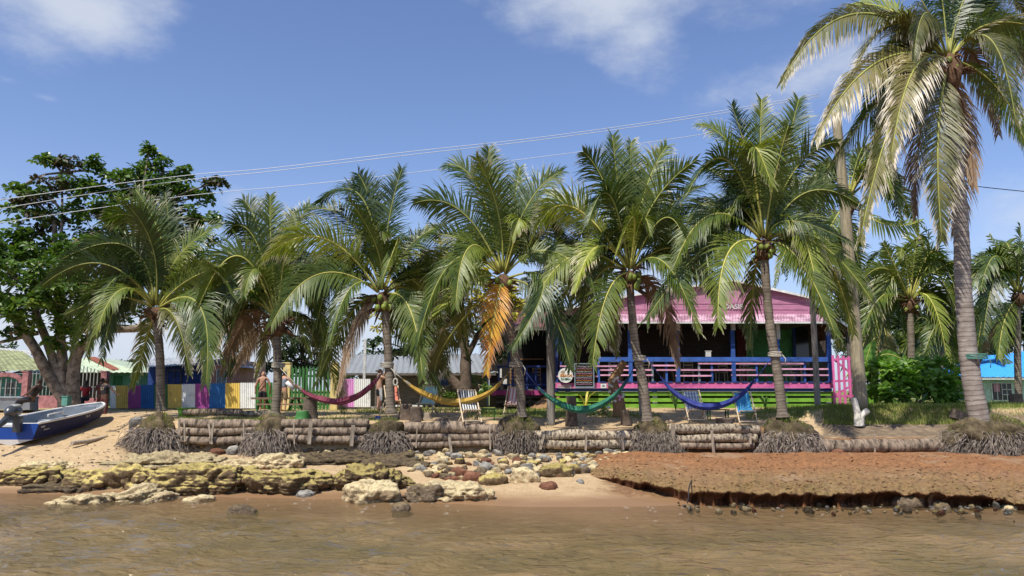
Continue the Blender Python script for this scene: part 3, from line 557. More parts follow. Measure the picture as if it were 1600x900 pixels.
# palms further back
BP = [
 dict(label='mid-height palm behind the utility pole, rising over the restaurant roof', trunk_px=[(1338, 640), (1336, 540), (1326, 330)], Y=38, r0=.18, r1=.15, C=(1326, 312), seed=31, fill=22, R_=(120, 110), fronds=[((1290, 370), (1270, 440), -1, -1.5, 'frond', .6), ((1380, 350), (1440, 345), 0, 0, 'frond_light', .4)]),
 dict(label='full round palm between the utility pole and the tallest palm, above the big-leaved bush', trunk_px=[(1422, 620), (1424, 560), (1422, 485)], Y=37, r0=.18, r1=.15, C=(1422, 472), seed=32, fill=24, nuts=5, R_=(110, 125), fronds=[((1455, 470), (1480, 560), -1.2, -2, 'frond_light', .3), ((1460, 425), (1496, 410), -.5, -1, 'frond_light', .3), ((1385, 420), (1345, 440), -.7, -1.2, 'frond_light', .3), ((1400, 420), (1380, 380), -.8, -1.2, 'frond_light', .3), ((1450, 390), (1440, 355), 0, 0)]),
 dict(label='palm at the right edge standing in front of the blue roof', trunk_px=[(1592, 628), (1590, 560), (1590, 475)], Y=36, r0=.16, r1=.14, C=(1592, 462), seed=33, fill=22, R_=(110, 115), fronds=[((1560, 425), (1515, 420), -.6, -1.2), ((1580, 420), (1545, 368), 0, 0), ((1595, 400), (1594, 350), 0, 0), ((1570, 500), (1560, 560), -.9, -1.5, 'frond_light', .4), ((1560, 510), (1530, 570), .9, 1.2, 'frond_dead', .5)]),
 dict(label='distant palm seen low between the round palm and the tallest trunk', trunk_px=[(1516, 620), (1514, 570), (1512, 545)], Y=46, r0=.18, r1=.15, C=(1512, 532), seed=34, fill=18, R_=(90, 85), fronds=[]),
 dict(label='distant palm behind the blue-roofed house, left of the edge palm', trunk_px=[(1468, 618), (1470, 580), (1472, 560)], Y=50, r0=.18, r1=.15, C=(1472, 548), seed=35, fill=16, R_=(80, 85), fronds=[]),
 dict(label='shaded palm right of the restaurant roof with hanging dead fronds', trunk_px=[(1382, 618), (1380, 560), (1376, 510)], Y=42, r0=.18, r1=.15, C=(1376, 496), seed=36, fill=18, R_=(80, 90), fillmk=('frond', 'frond', 'frond_dead'), fronds=[((1360, 540), (1352, 590), -1, -1.2, 'frond_dead', .4), ((1390, 545), (1400, 600), -1, -1.2, 'frond_brown', .4)]),
 dict(label='palm with a pale thin trunk and hanging dead fronds behind the salmon house', trunk_px=[(386, 620), (386, 560), (376, 505)], Y=41, r0=.12, r1=.11, C=(374, 480), seed=37, fill=14, R_=(95, 80), fillmk=('frond', 'frond_dead'), fronds=[((350, 510), (325, 565), -1, -1.5, 'frond_dead', .6), ((365, 520), (345, 575), -.9, -1.3, 'frond_dead', .6), ((390, 520), (375, 570), -.9, -1.3, 'frond_dead', .6)]),
 dict(label='slim palm behind the restaurant roof, between the pink gable and the utility pole', trunk_px=[(1292, 620), (1290, 520), (1288, 400)], Y=44, r0=.16, r1=.14, C=(1287, 385), seed=38, fill=16, R_=(85, 80), fronds=[]),
]
for d in BP:
    root, C_ = palm(name='coconut_palm', group='palms standing behind the houses', dens=8, wid=.065, **d)

# ------------------------------------------------------------------ broadleaf trees
def leafy(mb, c, rnd, rx, ry, rz, n, size, per=6, age=0):
    for k in range(n):
        a = rnd.uniform(0, 6.28); b = rnd.uniform(-1, 1); rr_ = rnd.random()**.45
        d = Vector((math.cos(a)*math.sqrt(1-b*b), math.sin(a)*math.sqrt(1-b*b), b))
        p = Vector((c[0]+d.x*rx*rr_, c[1]+d.y*ry*rr_, c[2]+d.z*rz*rr_))
        ax = (d*.5+Vector((rnd.uniform(-.5, .5), rnd.uniform(-.5, .5), .8))).normalized(); base_u = rnd.uniform(-.25, .25)
        sx = ax.orthogonal().normalized(); sy = ax.cross(sx)
        for j in range(per):
            th = j*6.28/per+rnd.uniform(-.4, .4); el = rnd.uniform(-.35, .7)
            ld = (sx*math.cos(th)+sy*math.sin(th))*math.cos(el)+ax*math.sin(el)
            s = size*rnd.uniform(.65, 1.2); sd_ = ld.cross(ax).normalized()*s*.30; nrm = sd_.cross(ld).normalized()*s*.07
            u = min(1, max(0, .5+base_u+rnd.uniform(-.35, .35))); q = p+ld*s*.15; uvq = [(u, age)]*4
            mid = q+ld*s*.62; tip = q+ld*s-Z*s*.12
            mb.poly([q, mid+sd_+nrm, tip, mid-nrm*.5], 0, uvq); mb.poly([q, mid-nrm*.5, tip, mid-sd_+nrm], 0, uvq)
def limb(mb, pts, r0, r1, n=10, seed=0):
    pts = [Vector(p) for p in pts]; out = []
    for i in range(len(pts)-1):
        p0 = pts[max(i-1, 0)]; p1 = pts[i]; p2 = pts[i+1]; p3 = pts[min(i+2, len(pts)-1)]
        for k in range(7):
            t = k/7; out.append(.5*((2*p1)+(p2-p0)*t+(2*p0-5*p1+4*p2-p3)*t*t+(3*p1-p0-3*p2+p3)*t**3))
    out.append(pts[-1]); m_ = len(out)
    mb.tube(out, [r0+(r1-r0)*i/(m_-1) for i in range(m_)], n, rn=lambda i, a: 1+.16*noise.noise(Vector((math.cos(a)*1.5, math.sin(a)*1.5, i*.35+seed))))
def tree(label, foot, limbs, blobs, Y, leafm, size, dens, seed, cat='tree', bark='bark', name='broadleaf_tree', group=None, per=6, cf=13):
    rnd = random.Random(seed); root = empty(name, foot, label, cat, group)
    mb = MB(); ends = []
    for (pts, r0, r1, dy) in limbs:
        W = [at(x, y, Y+dy*i/(len(pts)-1)) for i, (x, y) in enumerate(pts)]
        limb(mb, W, r0, r1, 12, seed+len(ends)); ends += W[1:]
    mb.build('trunk', M[bark], root)
    tw = MB(); by = {}
    for (x, y, rx, ry, dy, *mk) in blobs:
        mk = mk[0] if mk else leafm; c = at(x, y, Y+dy); s = (Y+dy)/1200
        RX, RZ = rx*s, ry*s; RY = max(RX*.75, .5)
        cmb = by.setdefault(mk, MB())
        ncl = max(6, int(RX*RZ*cf/(size*4)))
        st = min(ends, key=lambda e: (e-c).length) if ends else c
        if ends: limb(tw, [st, st.lerp(c, .5)+Vector((0, 0, .12*(st-c).length)), c], .06, .03, 6, len(tw.v))
        for k in range(ncl):
            a = rnd.uniform(0, 6.28); q = rnd.random()**.5; b = rnd.uniform(-1, 1)
            cc = c+Vector((math.cos(a)*RX*q, rnd.uniform(-1, 1)*RY*math.sqrt(1-q*q*.7), math.sin(a)*RZ*q))
            cr = rnd.uniform(.28, .62)*min(1.2, max(RX, .6))*.75
            leafy(cmb, cc, rnd, cr*1.2, cr*1.2, cr*.45, int(dens*cr*cr*8)+4, size, per)
            if ends: limb(tw, [c, c.lerp(cc, .5)+Vector((0, 0, .12*(c-cc).length*rnd.uniform(-.5, .8))), cc], .025, .008, 4, k)
    if tw.v: tw.build('branches', M[bark], root)
    for mk, cmb in by.items(): cmb.build('crown', M[mk], root)
    return root
g0 = gp(95, 637)
tree('big broadleaf tree with several pale mottled trunks beside the boat, partly rusty leaves', at(95, 634, 32), [
 ([(112, 640), (78, 590), (55, 545), (25, 500), (5, 470)], .27, .13, -.5), ([(118, 640), (90, 580), (72, 530), (55, 480), (50, 400)], .22, .1, .3), ([(100, 640), (98, 570), (92, 500), (88, 440), (85, 340)], .24, .1, .6), ([(112, 640), (118, 560), (140, 530), (165, 500), (215, 360)], .30, .1, .2),
 ([(150, 520), (180, 514), (215, 513), (245, 505)], .2, .12, .4), ([(100, 500), (95, 400), (97, 330), (97, 270)], .1, .03, 1), ([(60, 520), (20, 530), (-20, 540)], .1, .05, -1)],
 [(30, 440, 60, 35, -1.5), (60, 470, 60, 30, -1.8), (100, 450, 50, 30, -1.6), (130, 480, 45, 22, -1.4), (20, 490, 45, 22, -1.5), (-20, 430, 50, 50, -1), (60, 420, 55, 30, -.8), (10, 395, 40, 25, -.5), (150, 440, 45, 30, -.5), (120, 410, 55, 30, .2),
  (110, 500, 34, 14, -1.2), (90, 530, 32, 16, -.6), (130, 520, 36, 16, -.8), (15, 520, 22, 12, -.8), (150, 495, 40, 16, 0), (40, 385, 28, 14, .2, 'leaf_red'), (70, 350, 45, 16, .4, 'leaf_red'), (60, 330, 50, 12, .6), (40, 315, 36, 9, .4, 'leaf_red'), (85, 292, 36, 9, .5, 'leaf_red'), (25, 297, 20, 6, .3), (100, 258, 24, 8, .6, 'leaf_red'), (75, 250, 14, 5, .5), (120, 330, 40, 16, .8), (140, 365, 45, 22, .8), (110, 380, 45, 18, .6),
  (160, 258, 24, 12, .9), (180, 285, 45, 16, 1), (230, 250, 26, 14, 1), (234, 234, 10, 6, 1), (255, 268, 40, 14, 1.2), (285, 285, 40, 10, 1.2), (330, 288, 24, 6, 1, 'leaf_red'), (235, 310, 50, 22, 1.2), (190, 330, 45, 22, 1.2), (270, 330, 36, 16, 1.4), (285, 355, 34, 16, 1.4), (325, 345, 26, 8, 1.2), (215, 275, 30, 14, 1), (150, 300, 40, 16, .8), (250, 300, 40, 16, 1.2), (205, 355, 45, 20, 1.2), (300, 330, 34, 18, 1.3), (160, 340, 40, 18, .9), (80, 395, 50, 20, .6), (-15, 385, 40, 26, -.3), (-20, 480, 40, 30, -1), (250, 370, 50, 28, 1.5), (300, 385, 45, 18, 1.5), (200, 390, 50, 28, 1.5), (320, 410, 36, 22, 1.6), (260, 420, 50, 26, 1.6), (200, 450, 45, 25, 1.2), (170, 400, 45, 30, .6), (270, 470, 45, 22, 1.4), (225, 495, 30, 14, 1), (330, 450, 26, 16, 1.8), (215, 300, 40, 18, 1), (265, 300, 36, 14, 1.2), (300, 310, 30, 12, 1.2), (240, 345, 45, 20, 1.3), (130, 290, 30, 10, .7), (60, 300, 30, 8, .4), (50, 365, 40, 14, .3)],
 32, 'leaf', .29, 3.0, 5, cf=15)
tree('yellow-leaved tree behind the yellow hammock, between two palms', at(728, 625, 31.5), [
 ([(728, 625), (728, 580), (726, 540), (720, 480), (715, 420)], .27, .12, .4), ([(722, 610), (700, 585), (672, 555), (650, 540)], .2, .1, 0), ([(728, 560), (760, 500), (790, 460)], .14, .05, .5), ([(722, 520), (690, 460), (670, 410)], .13, .05, .5)],
 [(655, 470, 40, 25, 0, 'leaf_yellow'), (690, 460, 45, 25, -.2, 'leaf_yellow'), (640, 440, 35, 25, .3, 'leaf_yellow'), (670, 410, 50, 26, .5, 'leaf_yellow'), (720, 390, 50, 26, .6, 'leaf_yellow'), (700, 430, 50, 25, .5, 'leaf_yellow'), (740, 440, 40, 25, .2, 'leaf_yellow'), (755, 480, 35, 22, .2, 'leaf_yellow'), (700, 505, 50, 20, .4), (660, 510, 45, 18, .4), (745, 510, 35, 22, .2, 'leaf_yellow'), (600, 500, 20, 25, .5, 'leaf_yellow'), (640, 540, 28, 22, .8), (800, 470, 40, 30, .8, 'leaf_yellow'), (770, 540, 22, 30, .9), (690, 545, 34, 20, 1), (620, 470, 25, 25, .4, 'leaf_yellow')],
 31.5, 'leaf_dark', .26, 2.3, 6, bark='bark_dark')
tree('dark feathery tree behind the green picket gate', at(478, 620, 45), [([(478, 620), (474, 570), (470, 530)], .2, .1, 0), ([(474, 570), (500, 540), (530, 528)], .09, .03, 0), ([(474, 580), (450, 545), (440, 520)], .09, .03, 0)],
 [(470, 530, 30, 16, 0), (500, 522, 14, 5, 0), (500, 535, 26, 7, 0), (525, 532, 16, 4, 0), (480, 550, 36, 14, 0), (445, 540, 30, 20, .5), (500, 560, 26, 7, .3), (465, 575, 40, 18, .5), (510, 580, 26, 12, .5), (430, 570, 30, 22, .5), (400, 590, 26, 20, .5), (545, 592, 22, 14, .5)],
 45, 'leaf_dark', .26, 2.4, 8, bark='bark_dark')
k = 0
for (lb, x, y, rx, ry, Y, ft) in [
  ('dark background tree right of the restaurant, behind the banana plant', 1365, 560, 40, 45, 48, 625), ('dark background tree behind the round palm', 1430, 555, 45, 45, 52, 622), ('dark background tree left of the tallest palm trunk', 1490, 560, 42, 48, 54, 622),
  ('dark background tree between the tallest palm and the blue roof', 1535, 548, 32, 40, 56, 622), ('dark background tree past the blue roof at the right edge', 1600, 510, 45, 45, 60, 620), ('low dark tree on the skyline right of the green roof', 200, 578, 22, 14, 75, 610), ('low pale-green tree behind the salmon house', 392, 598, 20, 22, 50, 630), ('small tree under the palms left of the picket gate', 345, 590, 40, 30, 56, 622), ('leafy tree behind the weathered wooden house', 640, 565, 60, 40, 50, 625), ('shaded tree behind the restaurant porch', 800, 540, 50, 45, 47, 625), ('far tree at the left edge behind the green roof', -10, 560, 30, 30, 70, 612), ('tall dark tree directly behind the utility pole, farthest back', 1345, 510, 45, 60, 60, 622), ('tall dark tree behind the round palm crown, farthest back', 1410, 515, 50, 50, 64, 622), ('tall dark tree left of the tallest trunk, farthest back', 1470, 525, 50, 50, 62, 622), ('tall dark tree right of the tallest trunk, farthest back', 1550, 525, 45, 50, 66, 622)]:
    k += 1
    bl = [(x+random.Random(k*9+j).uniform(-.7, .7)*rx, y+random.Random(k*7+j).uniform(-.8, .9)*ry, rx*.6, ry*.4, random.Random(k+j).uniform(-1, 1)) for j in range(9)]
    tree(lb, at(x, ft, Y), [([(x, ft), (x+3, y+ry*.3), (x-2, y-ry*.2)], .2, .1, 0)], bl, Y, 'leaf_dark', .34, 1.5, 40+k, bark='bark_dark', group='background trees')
# big-leaved bush, small plants
tree('big-leaved glossy green bush right of the utility pole', at(1425, 634, 31.5), [([(1425, 634), (1400, 610), (1385, 590)], .05, .02, 0), ([(1430, 634), (1440, 600), (1440, 580)], .05, .02, 0), ([(1428, 634), (1460, 610), (1475, 590)], .05, .02, 0)],
 [(1380, 590, 28, 22, 0), (1410, 578, 30, 18, 0), (1445, 578, 30, 18, 0), (1470, 595, 28, 22, 0), (1400, 605, 40, 20, -.5), (1440, 600, 40, 20, -.6), (1480, 615, 22, 14, 0), (1425, 590, 40, 22, .6), (1375, 615, 22, 14, -.2), (1420, 618, 40, 12, -.7), (1460, 618, 25, 12, -.4), (1392, 575, 20, 12, .2), (1462, 568, 20, 10, .3)],
 31.5, 'leaf_bush', .40, 2.2, 21, cat='bush', name='bush', per=5, cf=9)
tree('small leafy bush under the yellow-leaved tree', at(690, 632, 32), [([(690, 632), (688, 610)], .03, .01, 0)], [(700, 615, 26, 14, 0), (745, 600, 18, 16, 0), (672, 608, 18, 16, .3), (735, 620, 20, 12, .4)], 32, 'leaf', .2, 2, 22, cat='bush', name='bush')
tree('low green shrub at the foot of the carved stump', gp(888+40, 648), [([(930, 648), (930, 640)], .02, .01, 0)], [(928, 643, 20, 7, 0), (940, 637, 12, 7, 0)], gp(928, 648).y, 'leaf', .1, 6, 23, cat='bush', name='shrub')
def banana(px, py, leaves, Y, label):
    f = at(px, py, Y); root = empty('banana_plant', f, label, 'plant')
    mb = MB(); mb.tube([f, f+Vector((0, 0, .6)), f+Vector((.03, 0, 1.1))], [.11, .09, .05], 10); mb.build('stem', M['rachis'], root)
    for i, ((ax, ay), (bx, by), (cx, cy)) in enumerate(leaves):
        pts = bez(at(ax, ay, Y), at(bx, by, Y-.2), at(cx, cy, Y-.4), 14); mb = MB(); mb.tube(pts, .015, 4, m=1)
        for k in range(14):
            t0, t1 = k/14, (k+1)/14; w0, w1 = [.30*math.sin(math.pi*min(1, .12+t*.9))**.6 for t in (t0, t1)]
            sd_ = Vector((.3, -.3, .85)) if abs(cx-ax) > abs(cy-ay) else Vector((1, -.4, 0)); sd_.normalize()
            for s in (-1, 1):
                mb.poly([pts[k], pts[k+1], pts[k+1]+sd_*s*w1-Z*.05, pts[k]+sd_*s*w0-Z*.05], 0, [(.3+.5*(k % 2), 0)]*4)
        mb.build('leaf', [M['banana'], M['rachis_y']], root)
banana(1352, 632, [((1350, 590), (1355, 558), (1366, 528)), ((1350, 592), (1375, 556), (1410, 562)), ((1350, 595), (1335, 575), (1322, 590))], 33, 'young banana plant with broad leaves behind the utility pole')
def sprout(px, py, h, label, n=6, yellow=False):
    f = gp(px, py); root = empty('palm_seedling', f, label, 'plant', 'young palm seedlings'); rnd = random.Random(px)
    for i in range(n):
        a = i*6.28/n+rnd.uniform(-.4, .4); d = Vector((math.cos(a), math.sin(a)*.8, 0)); l = h*rnd.uniform(.7, 1.1); mb = MB()
        pts = bez(f, f+d*l*.25+Z*l*.62, f+d*l*.6+Z*l*.75, 8)
        for k in range(8):
            w = [.045*math.sin(math.pi*min(1, .1+t*.9)) for t in (k/8, (k+1)/8)]; s = Vector((-d.y, d.x, .3)).normalized()
            mb.poly([pts[k]-s*w[0], pts[k]+s*w[0], pts[k+1]+s*w[1], pts[k+1]-s*w[1]], 0, [(.8, k/8)]*4)
        mb.build('leaf', M['leaf_yellow' if yellow else 'banana'], root)
    return root
sprout(915, 640, .95, 'yellow palm seedling between the stump and the carved driftwood', 5, True)
sprout(1056, 642, .95, 'palm seedling left of the checked deck chair', 6)
sprout(1196, 640, .8, 'palm seedling in a soil heap right of the blue deck chair', 6)
sprout(243, 632, .8, 'palm seedling against the left palm trunk', 5)
# ------------------------------------------------------------------ paints and building materials
def paint(name, c, rough=.7, var=.3, scale=4, **k): return mat(name, c, rough=rough, var=max(var, .3), scale=scale, bump=.15, bscale=25, **k)
M['pink'] = paint('pink_paint', (.72, .15, .38), var=.3, scale=4); M['pinkwall'] = paint('pale_pink_paint', (.56, .25, .38), stretch=(.4, 1, 5)); M['pinkrail'] = paint('rose_rail_paint', (.72, .36, .52))
M['blue'] = paint('blue_paint', (.045, .12, .42)); M['navy'] = paint('navy_paint', (.03, .05, .20)); M['lime'] = paint('lime_paint', (.19, .40, .04)); M['white'] = paint('white_paint', (.70, .70, .67), var=.3, scale=5)
M['magenta'] = paint('magenta_paint', (.45, .06, .22)); M['wall_green'] = paint('dark_green_wall', (.10, .30, .10)); M['inside'] = paint('interior_shade_boards', (.09, .065, .055), var=.5, stretch=(1, 1, 6)); M['red_in'] = paint('red_brown_door', (.16, .03, .02))  # interior boards darkened in their base colour so the room reads unlit
M['deck'] = paint('deck_boards', (.20, .17, .15)); M['wood'] = paint('brown_wood', (.30, .17, .08), var=.4, stretch=(6, 6, 1)); M['oldwood'] = mat('weathered_boards', (.16, .14, .12), var=.5, stretch=(1, 1, 9), scale=2, bump=.4); M['chairwood'] = paint('pale_chair_wood', (.66, .52, .35), stretch=(6, 6, 1))
M['polewood'] = mat('utility_pole_wood', (.42, .36, .24), var=.45, stretch=(7, 7, .5), scale=3, bump=.5, bscale=12); M['postgrey'] = mat('grey_post_wood', (.30, .27, .23), var=.5, stretch=(7, 7, .5), scale=3, bump=.4)
def corr(name, c, c2, rust=.5, n=18, rough=.5, metal=0):
    return mat(name, c, rough=rough, var=.3, scale=2.2, bump=.15, col2=tuple(Vector(c2)*.8), pos=(rust-.08, rust+.14), metal=metal)
M['roof_rust'] = corr('rusty_red_roof', (.24, .10, .09), (.12, .05, .04)); M['roof_pink'] = corr('faded_pink_roof', (.62, .42, .50), (.36, .20, .26)); M['roof_grey'] = corr('grey_metal_roof', (.42, .45, .48), (.26, .26, .27), .42)
M['roof_green'] = corr('faded_green_roof', (.42, .50, .34), (.34, .30, .18), .38); M['roof_lime'] = corr('yellow_green_roof', (.30, .32, .14), (.20, .20, .09), .45); M['roof_blue'] = corr('bright_blue_roof', (.05, .30, .80), (.05, .24, .62), .3); M['roof_shed'] = corr('pale_grey_roof', (.20, .21, .21), (.16, .165, .165), .3)
M['ridge'] = paint('rust_ridge', (.28, .09, .05)); M['mint'] = paint('mint_wall', (.52, .68, .56)); M['teal'] = paint('teal_wall', (.10, .27, .22)); M['salmon'] = paint('salmon_wall', (.50, .27, .22), var=.3); M['bluewall'] = paint('deep_blue_wall', (.03, .07, .26), var=.4)
M['pinkcon'] = paint('faded_pink_concrete', (.42, .18, .18), var=.5, scale=4); M['conc'] = mat('bare_concrete', (.30, .28, .25), var=.5, scale=4, bump=.4, col2=(.09, .085, .08)); M['yellow'] = paint('pale_yellow_pillar', (.72, .58, .24), var=.15); M['glass'] = mat('dark_window_glass', (.02, .022, .025), rough=.12, var=.1, bump=0, spec=.6)
M['picket'] = paint('picket_green', (.045, .16, .04), var=.3); M['curtain'] = paint('pink_curtain', (.55, .25, .33)); M['shutter'] = paint('shutter_green', (.03, .14, .07)); M['metalbar'] = paint('pale_metal_bars', (.30, .30, .28)); M['bluegrey'] = paint('blue_grey_shutter', (.22, .28, .32))
for k_, c_ in dict(c_white=(.72, .73, .72), c_yellow=(.68, .50, .13), c_purple=(.34, .08, .28), c_blue=(.03, .15, .42), c_green=(.06, .20, .05), c_lilac=(.62, .28, .58)).items(): M[k_] = corr('corrugated_'+k_[2:], c_, tuple(Vector(c_)*.7), .34)
def corrugated(mb, p00, p10, p01, p11, pitch=.09, amp=.014, m=0, thick=0):
    # ribbed sheet between four corners (p00-p10 across the ribs, p00-p01 along them)
    p00, p10, p01, p11 = map(Vector, (p00, p10, p01, p11)); W = (p10-p00).length; n = max(4, int(W/pitch*4))
    nrm = (p10-p00).cross(p01-p00).normalized(); prev = None
    for i in range(n+1):
        t = i/n; o = nrm*amp*math.sin(t*W/pitch*2*math.pi); a = p00.lerp(p10, t)+o; b = p01.lerp(p11, t)+o
        if prev: mb.poly([prev[0], a, b, prev[1]], m, smooth=True)
        prev = (a, b)
    return mb
def txt(name, s, loc, size, m, parent=None, rot=(R(90), 0, 0), ext=.006, offset=0.0, spacing=1.0):
    cu = bpy.data.curves.new(name, 'FONT'); cu.body = s; cu.size = size; cu.extrude = ext; cu.align_x = 'CENTER'; cu.align_y = 'CENTER'; cu.offset = offset; cu.space_character = spacing
    t = bpy.data.objects.new(name, cu); col.objects.link(t)
    dg = bpy.context.evaluated_depsgraph_get(); me = bpy.data.meshes.new_from_object(t.evaluated_get(dg)); bpy.data.objects.remove(t)
    me.materials.clear(); me.materials.append(m); o = bpy.data.objects.new(name, me); col.objects.link(o)
    o.rotation_euler = rot; o.location = Vector(loc)-(parent_loc(parent) if parent else Vector())
    if parent: o.parent = parent
    return o
def part(name, m, root, *boxes):
    mb = MB()
    for b in boxes: pb(mb, *b)
    return mb.build(name, m, root)

# ------------------------------------------------------------------ the pink restaurant
HR = empty('beach_restaurant', at(1090, 640, 33), 'pink and blue wooden beach restaurant on stilts with a railed deck behind the hammocks', 'restaurant')
part('deck_floor', M['deck'], HR, (868, 1300, 597.5, 600, 33.05, 5.5), (762, 868, 608, 611, 34.55, 4))
part('fascia', M['pink'], HR, (868, 1302, 598.5, 606.5, 33.0, .05))
part('fascia', M['magenta'], HR, (765, 867, 610, 617.5, 34.5, .05))
part('floor_beam', M['navy'], HR, (868, 1300, 606.7, 611.5, 33.06, .15))
for i, (a, b) in enumerate(((613, 618.5), (622, 628), (631, 637.5))): part('skirt_board', M['lime'], HR, (868, 1303, a, b, 33.12+.004*i, .03))
part('skirt_board', M['lime'], HR, (1335, 1372, 617, 634, 33.2, .03))
part('skirt_board', M['oldwood'], HR, (775, 866, 618.5, 622, 34.8, .03)); part('skirt_board', M['oldwood'], HR, (775, 866, 626, 630, 34.8, .03))
for x in range(884, 1300, 68): part('stilt', M['white'], HR, (x, x+7, 608, 642, 33.25, .2))
for x in (790, 826, 858): part('stilt', M['oldwood'], HR, (x, x+5, 618, 642, 34.9, .14))
part('underfloor_shade', M['inside'], HR, (765, 1302, 612, 642, 37.9, .05))  # dark sheet standing in for the shade beneath the deck
m_ = MB(); a = at(868, 618, 34.3); b = at(838, 638, 33.4); m_.beam(at(870, 616, 34.3), at(838, 640, 33.2), .9, .07, 0); m_.build('stair_stringer', M['wood'], HR)
part('rail_cap', M['blue'], HR, (935, 1299, 558, 565, 32.98, .14))
part('rail_cap', M['navy'], HR, (776, 866, 571, 574, 34.5, .1))
for x0, x1, up in ((982, 988, 1), (1056, 1062, 1), (1143, 1149, 1), (1213.5, 1219, 2), (1293.5, 1300, 1)):
    if up == 2: part('post', M['white'], HR, (x0, x1, 503, 530, 33.0, .15)); part('post', M['blue'], HR, (x0, x1, 530.2, 598, 33.0, .15))
    else: part('post', M['white'], HR, (x0, x1, 503, 516, 33.0, .15)); part('post', M['blue'], HR, (x0, x1, 516.2, 598, 33.0, .15))
for x in (875, 934, 951, 1018, 1040, 1091, 1111, 1181, 1256): part('baluster', M['navy'] if x < 900 else M['bluegrey'] if x in (951, 1018, 1091) else M['blue'], HR, (x, x+3.2, 565, 598, 33.07, .08))
for x0, x1, y in ((875, 985, 572), (1018, 1056, 571), (1091, 1256, 568), (938, 951, 578), (951, 1018, 578), (1026, 1181, 578), (1220, 1298, 576.5), (1056, 1112, 587), (938, 1020, 586), (1143, 1298, 586), (870, 934, 588)):
    part('rail', M['pinkrail'], HR, (x0, x1, y-1.1, y+1.3, 33.0+.003*(y % 5), .06))
for i, x in enumerate(range(938, 1296, 13)): part('deck_board_end', M['navy'], HR, (x, x+9, 596, 598.2, 32.97, .08))
for x in (778, 800, 822, 836, 857, 863): part('baluster', M['navy'], HR, (x, x+3, 574, 610, 34.53, .07))
part('lower_rail', M['navy'], HR, (776, 866, 600, 602, 34.5, .06)); part('post', M['navy'], HR, (793, 797, 505, 573, 34.6, .12)); part('post', M['navy'], HR, (868, 872, 505, 606, 34.0, .12))
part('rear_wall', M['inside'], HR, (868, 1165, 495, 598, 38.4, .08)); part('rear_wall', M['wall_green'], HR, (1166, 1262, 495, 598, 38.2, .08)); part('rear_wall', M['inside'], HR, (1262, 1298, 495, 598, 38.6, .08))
M['porch_shade'] = paint('porch_shade_boards', (.014, .011, .010), var=.5, stretch=(1, 1, 6)); part('rear_wall', M['porch_shade'], HR, (765, 872, 470, 612, 37.2, .08)); part('porch_side', M['porch_shade'], HR, (868.5, 870.5, 480, 606, 34.6, 2.5)); part('porch_shelf', M['wood'], HR, (800, 850, 560, 562, 36.9, .25)); part('porch_counter', M['navy'], HR, (812, 866, 582, 608, 36.0, .5))  # near-black base colour puts the porch shade into the boards
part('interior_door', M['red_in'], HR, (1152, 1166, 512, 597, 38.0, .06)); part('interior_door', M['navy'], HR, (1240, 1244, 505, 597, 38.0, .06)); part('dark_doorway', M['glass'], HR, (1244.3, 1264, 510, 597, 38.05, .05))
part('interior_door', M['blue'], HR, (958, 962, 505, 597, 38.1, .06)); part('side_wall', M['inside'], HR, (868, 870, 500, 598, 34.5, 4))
for k, (x, y) in enumerate(((1107, 552), (1120, 548))): pass
# roof: eave strip, gable, slabs
mb = MB(); corrugated(mb, at(935, 503, 32.5), at(1294, 503, 32.5), at(935, 491, 33.7), at(1294, 491, 33.7), .12, .02); mb.build('eave_sheet', M['roof_pink'], HR)
part('eave_trim', M['white'], HR, (935, 1294, 502.6, 505.4, 32.44, .05))
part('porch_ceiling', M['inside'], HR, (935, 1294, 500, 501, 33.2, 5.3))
G = [(880, 492), (880, 484), (985, 462), (1145, 438), (1265, 465), (1265, 492)]
mb = MB(); f = [at(x, y, 33.7) for x, y in G]; bck = [p+Vector((0, .12, 0)) for p in f]
mb.poly(f[::-1]); mb.poly(bck)
for i in range(6): mb.poly([f[i], f[(i+1) % 6], bck[(i+1) % 6], bck[i]])
mb.build('gable', M['pinkwall'], HR)
for y in (474, 483): part('gable_seam', M['pinkwall'], HR, (1010 if y == 474 else 890, 1262, y, y+.7, 33.68, .02))
for (x0, y0), (x1, y1) in zip(G[1:4], G[2:5]):
    A, B = at(x0, y0-.5, 33.5), at(x1, y1-.5, 33.5); mb = MB()
    corrugated(mb, A, A+Vector((0, 8, 0)), B, B+Vector((0, 8, 0)), .15, .02)
    mb.build('roof_sheet', M['roof_rust'], HR); mb = MB(); mb.beam(A+Vector((0, .02, 0)), B+Vector((0, .02, 0)), .05, .1); mb.build('roof_trim', M['white'], HR)
mb = MB(); A, B = at(1266, 470, 34), at(1345, 523, 34); corrugated(mb, A, A+Vector((0, 6, 0)), B, B+Vector((0, 6, 0)), .15, .02); mb.build('side_roof', M['roof_rust'], HR)
mb = MB(); mb.beam(A, B, .04, .12); mb.build('side_roof_trim', M['bluegrey'], HR)
part('side_post', M['oldwood'], HR, (1326, 1330, 520, 632, 34.4, .12))
mb = MB(); corrugated(mb, at(785, 514, 34.0), at(935, 508, 34.0), at(800, 482, 37.5), at(935, 478, 37.5), .14, .02); mb.build('left_porch_roof', M['roof_rust'], HR)
part('left_roof_trim', M['oldwood'], HR, (785, 935, 511, 516, 33.95, .05))
txt('gable_lettering', 'OASIS', at(1146, 479.3, 33.66), .30, M['white'], HR, offset=.008, spacing=1.1)
